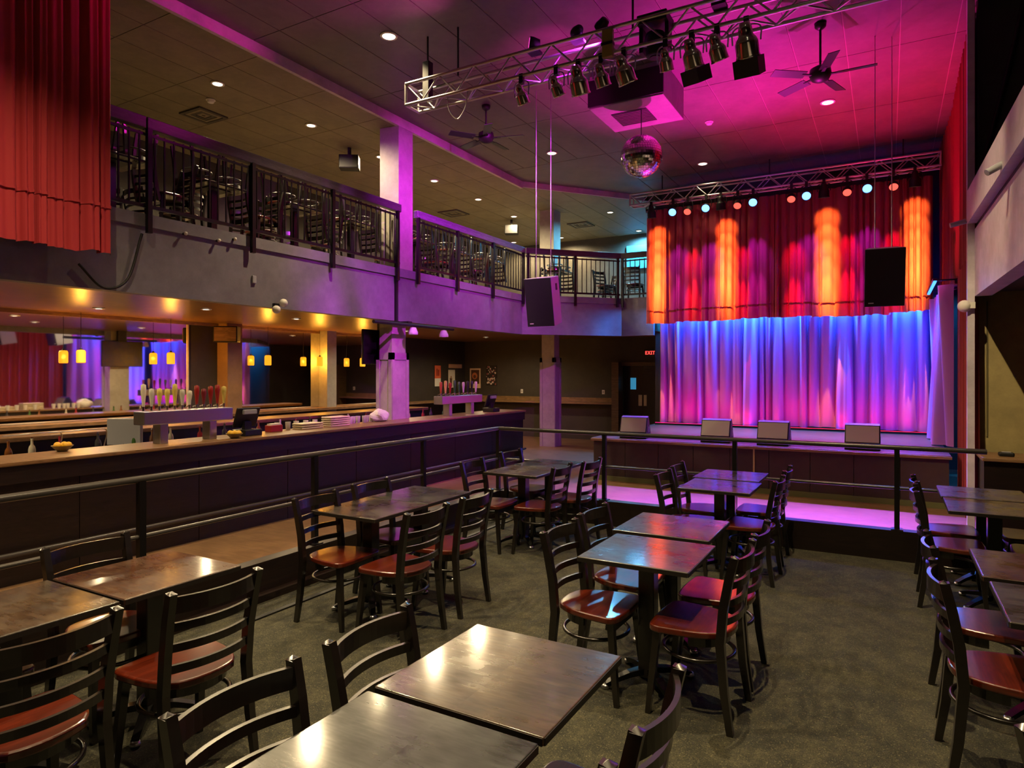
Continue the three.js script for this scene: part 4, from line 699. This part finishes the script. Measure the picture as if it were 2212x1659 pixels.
//SECTION-FITTINGS
{
  const tv = thing('television', 'black television bracketed to the bar side of the panelled column', 'television', [-7.72, 2.2, -8.95]);
  obj('panel', rbx(-0.05, 0.0, -0.3, 0.3, -0.48, 0.48, 0.012), M.blackGloss, tv); obj('bracket', bx(0, 0.1, -0.08, 0.08, -0.1, 0.1), M.black, tv); obj('hanger', bx(-0.03, 0.03, 0.3, YSC - 2.2, -0.1, 0.1), M.black, tv);
  const spk = (name, label, p, turn, s, m = M.black) => { const t = thing(name, label, 'speaker', p, turn); obj('cabinet', rbx(-0.2 * s, 0.2 * s, -0.14 * s, 0.14 * s, -0.13 * s, 0.13 * s, 0.015), M.black, t); obj('grille', bx(-0.18 * s, 0.18 * s, -0.12 * s, 0.12 * s, 0.13 * s, 0.14 * s), m, t); return t; };
  { const p = onY(755, 352, YBC - 0.28), t = spk('ceiling_speaker', 'black speaker bracketed under the balcony ceiling near the column', [p.x, p.y, p.z], 0.6, 0.9); obj('bracket', bx(-0.03, 0.03, 0.12, 0.279, -0.03, 0.03), M.black, t); }
  { const p = onY(1105, 497, YBC - 0.28), t = spk('ceiling_speaker', 'black speaker bracketed under the far balcony ceiling', [p.x, p.y, p.z], 0.4, 0.9); obj('bracket', bx(-0.03, 0.03, 0.12, 0.279, -0.03, 0.03), M.black, t); }
  { const t = spk('wall_speaker', 'beige-fronted speaker on the tan pilaster', [-11.15, 2.5, -8.4], 0.7, 1.1, M.wood); obj('bracket', bx(-0.2, -0.1, -0.03, 0.03, -0.2, -0.1), M.black, t); }
  for (const [u, v, s] of [[440, 248, 0.52], [980, 460, 0.6], [1255, 485, 0.6]]) {
    const p = onY(u, v, YBC - 0.001), t = thing('ceiling_vent', u == 440 ? 'square dark air vent beside the smoke detector on the balcony ceiling' : u == 980 ? 'square dark air vent midway along the balcony ceiling' : 'square dark air vent in the blue-lit balcony ceiling', 'vent', [p.x, YBC - 0.001, p.z]);
    for (let k = 0; k < 4; k++) { const r = s * (1 - k * 0.24) / 2; obj('vane', [bx(-r, r, -0.025 + k * 0.004, -0.001, -r, -r + 0.05), bx(-r, r, -0.025 + k * 0.004, -0.001, r - 0.05, r), bx(-r, -r + 0.05, -0.025 + k * 0.004, -0.001, -r + 0.05, r - 0.05), bx(r - 0.05, r, -0.025 + k * 0.004, -0.001, -r + 0.05, r - 0.05)], k % 2 ? M.balCeil : M.vent, t); }
  }
  const det = (p, label) => { const t = thing('smoke_detector', label, 'detector', [p.x, p.y, p.z]); obj('base', lathe([[0, 0], [0.07, 0], [0.07, -0.015], [0, -0.015]], 16), M.white, t); obj('chamber', lathe([[0.055, -0.015], [0.045, -0.05], [0, -0.055]], 16), M.white, t); };
  det(onY(455, 215, YBC - 0.001), 'white smoke detector on the balcony ceiling'); det(onY(1532, 263, YC - 0.001), 'white smoke detector on the magenta hall ceiling');
  // fascia fittings
  const cam = (p, dir, label) => { const t = thing('security_camera', label, 'camera', [p.x, p.y, p.z]); const d = V(...dir).normalize(); obj('body', cyl(V(0, 0, 0), d.clone().multiplyScalar(0.16), 0.03, 0.03, 10), M.speakerBox, t); obj('arm', tube([[0, 0, 0], [0.02, -0.03, 0.05], [0.06, 0.0, 0.08]], 0.008, 8, 5), M.speakerBox, t); };
  cam(onX(2170, 352, 0.86), [-0.5, -0.3, 0.2], 'bullet camera on the white parapet farther from the stage'); cam(onX(2086, 478, 0.78), [-0.6, -0.15, 0.1], 'bullet camera on the white parapet corner by the post');
  { const p = onX(597, 662, XF + 0.03), t = thing('floodlight', 'twin white emergency lamp heads on the fascia', 'lamp', [p.x, p.y, p.z]); obj('base', bx(-0.03, 0.02, -0.04, 0.04, -0.04, 0.04), M.black, t); for (const [a, b] of [[0.05, 0.06], [-0.05, -0.06]]) obj('lamp_head', new THREE.SphereGeometry(0.055, 14, 10).translate(0.07, a, -b), M.white, t); }
  { const p = onZ(2080, 662, -9.2), t = thing('dome_camera', 'white dome camera at the foot of the white balcony wall', 'camera', [0.76, p.y, -9.17]); obj('dome', new THREE.SphereGeometry(0.07, 14, 10), M.white, t); obj('mount', bx(0, 0.1, -0.03, 0.04, -0.04, 0.04), M.white, t); }
  tag(obj('conduit', [bx(XF, XF + 0.045, YS - 0.02, YBF + 0.35, -8.7, -8.65)], M.black), 'black vertical conduit on the purple fascia', 'pipe');
  { const t = thing('fascia_light_bar', 'dark pipe with two pale floodlights under the fascia', 'light bar', [XF + 0.12, YS - 0.06, -8.9]); obj('pipe', cyl([0, 0, 0.9], [0, 0, -1.3], 0.03, 0.03, 8), M.black, t); obj('bracket', bx(-0.14, 0.02, 0, 0.06, -0.05, 0.05), M.black, t); for (const z of [-0.1, -1.0]) { const f = obj('lamp_can', lathe([[0, 0], [0.05, 0.01], [0.085, 0.09], [0.085, 0.13], [0.075, 0.13], [0.04, 0.04], [0, 0.03]], 14).rotateX(Math.PI).translate(0, -0.03, z), M.whitePaint, t); } }
  { const t = thing('hanging_cable', 'black cable sagging down the grey fascia from the railing', 'cable'); const a = onX(307, 505, XF + 0.04), b = onX(270, 610, XF + 0.04), c = onX(225, 622, XF + 0.04), d = onX(170, 570, XF + 0.04); obj('cable', tube([a, b, c, d], 0.014, 30, 6), M.cable, t); }
  for (const [u, v] of [[398, 505], [470, 520], [505, 517]]) { const p = onX(u, v, XF + 0.045); const t = thing('bulb', 'small round bulb on the fascia edge below the railing', 'bulb', [p.x, p.y, p.z], 0, 'bulbs on the fascia'); obj('glass', new THREE.SphereGeometry(0.022, 10, 8).translate(0.03, 0, 0), M.white, t); obj('holder', cyl([-0.02, 0, 0], [0.02, 0, 0], 0.016, 0.016, 8), M.black, t); }
  { const p = onX(547, 604, XF); tag(obj('wall_socket', rbx(XF, XF + 0.03, p.y - 0.05, p.y + 0.05, p.z - 0.03, p.z + 0.03), M.speakerBox), 'small grey socket box on the fascia', 'socket'); }
  { const a = onZ(2212, 0, -9.28), b = onZ(2170, 180, -9.28), c = onZ(2130, 330, -9.28), d = onZ(2106, 420, -9.28); tag(obj('hanging_cable', tube([a, b, c, d], 0.03, 24, 6), M.cable), 'thick dark cable curving down the green wall above the parapet', 'cable'); }
  { const p = onZ(1127, 845, ZB + 0.02); const t = thing('wall_switch', 'small pale switch on the back wall near the panelled column', 'switch', [p.x, p.y, ZB]); obj('plate', bx(-0.04, 0.04, -0.06, 0.06, 0, 0.012), M.white, t); obj('rocker', bx(-0.015, 0.015, -0.025, 0.025, 0.012, 0.018), M.speakerBox, t); }
  { const p = onZ(1303, 847, ZB + 0.02); const t = thing('wall_switch', 'small pale switch beside the wooden door frame', 'switch', [p.x, p.y, ZB]); obj('plate', bx(-0.04, 0.04, -0.06, 0.06, 0, 0.012), M.white, t); obj('rocker', bx(-0.015, 0.015, -0.025, 0.025, 0.012, 0.018), M.speakerBox, t); }
}
renderer.render(scene, camera);
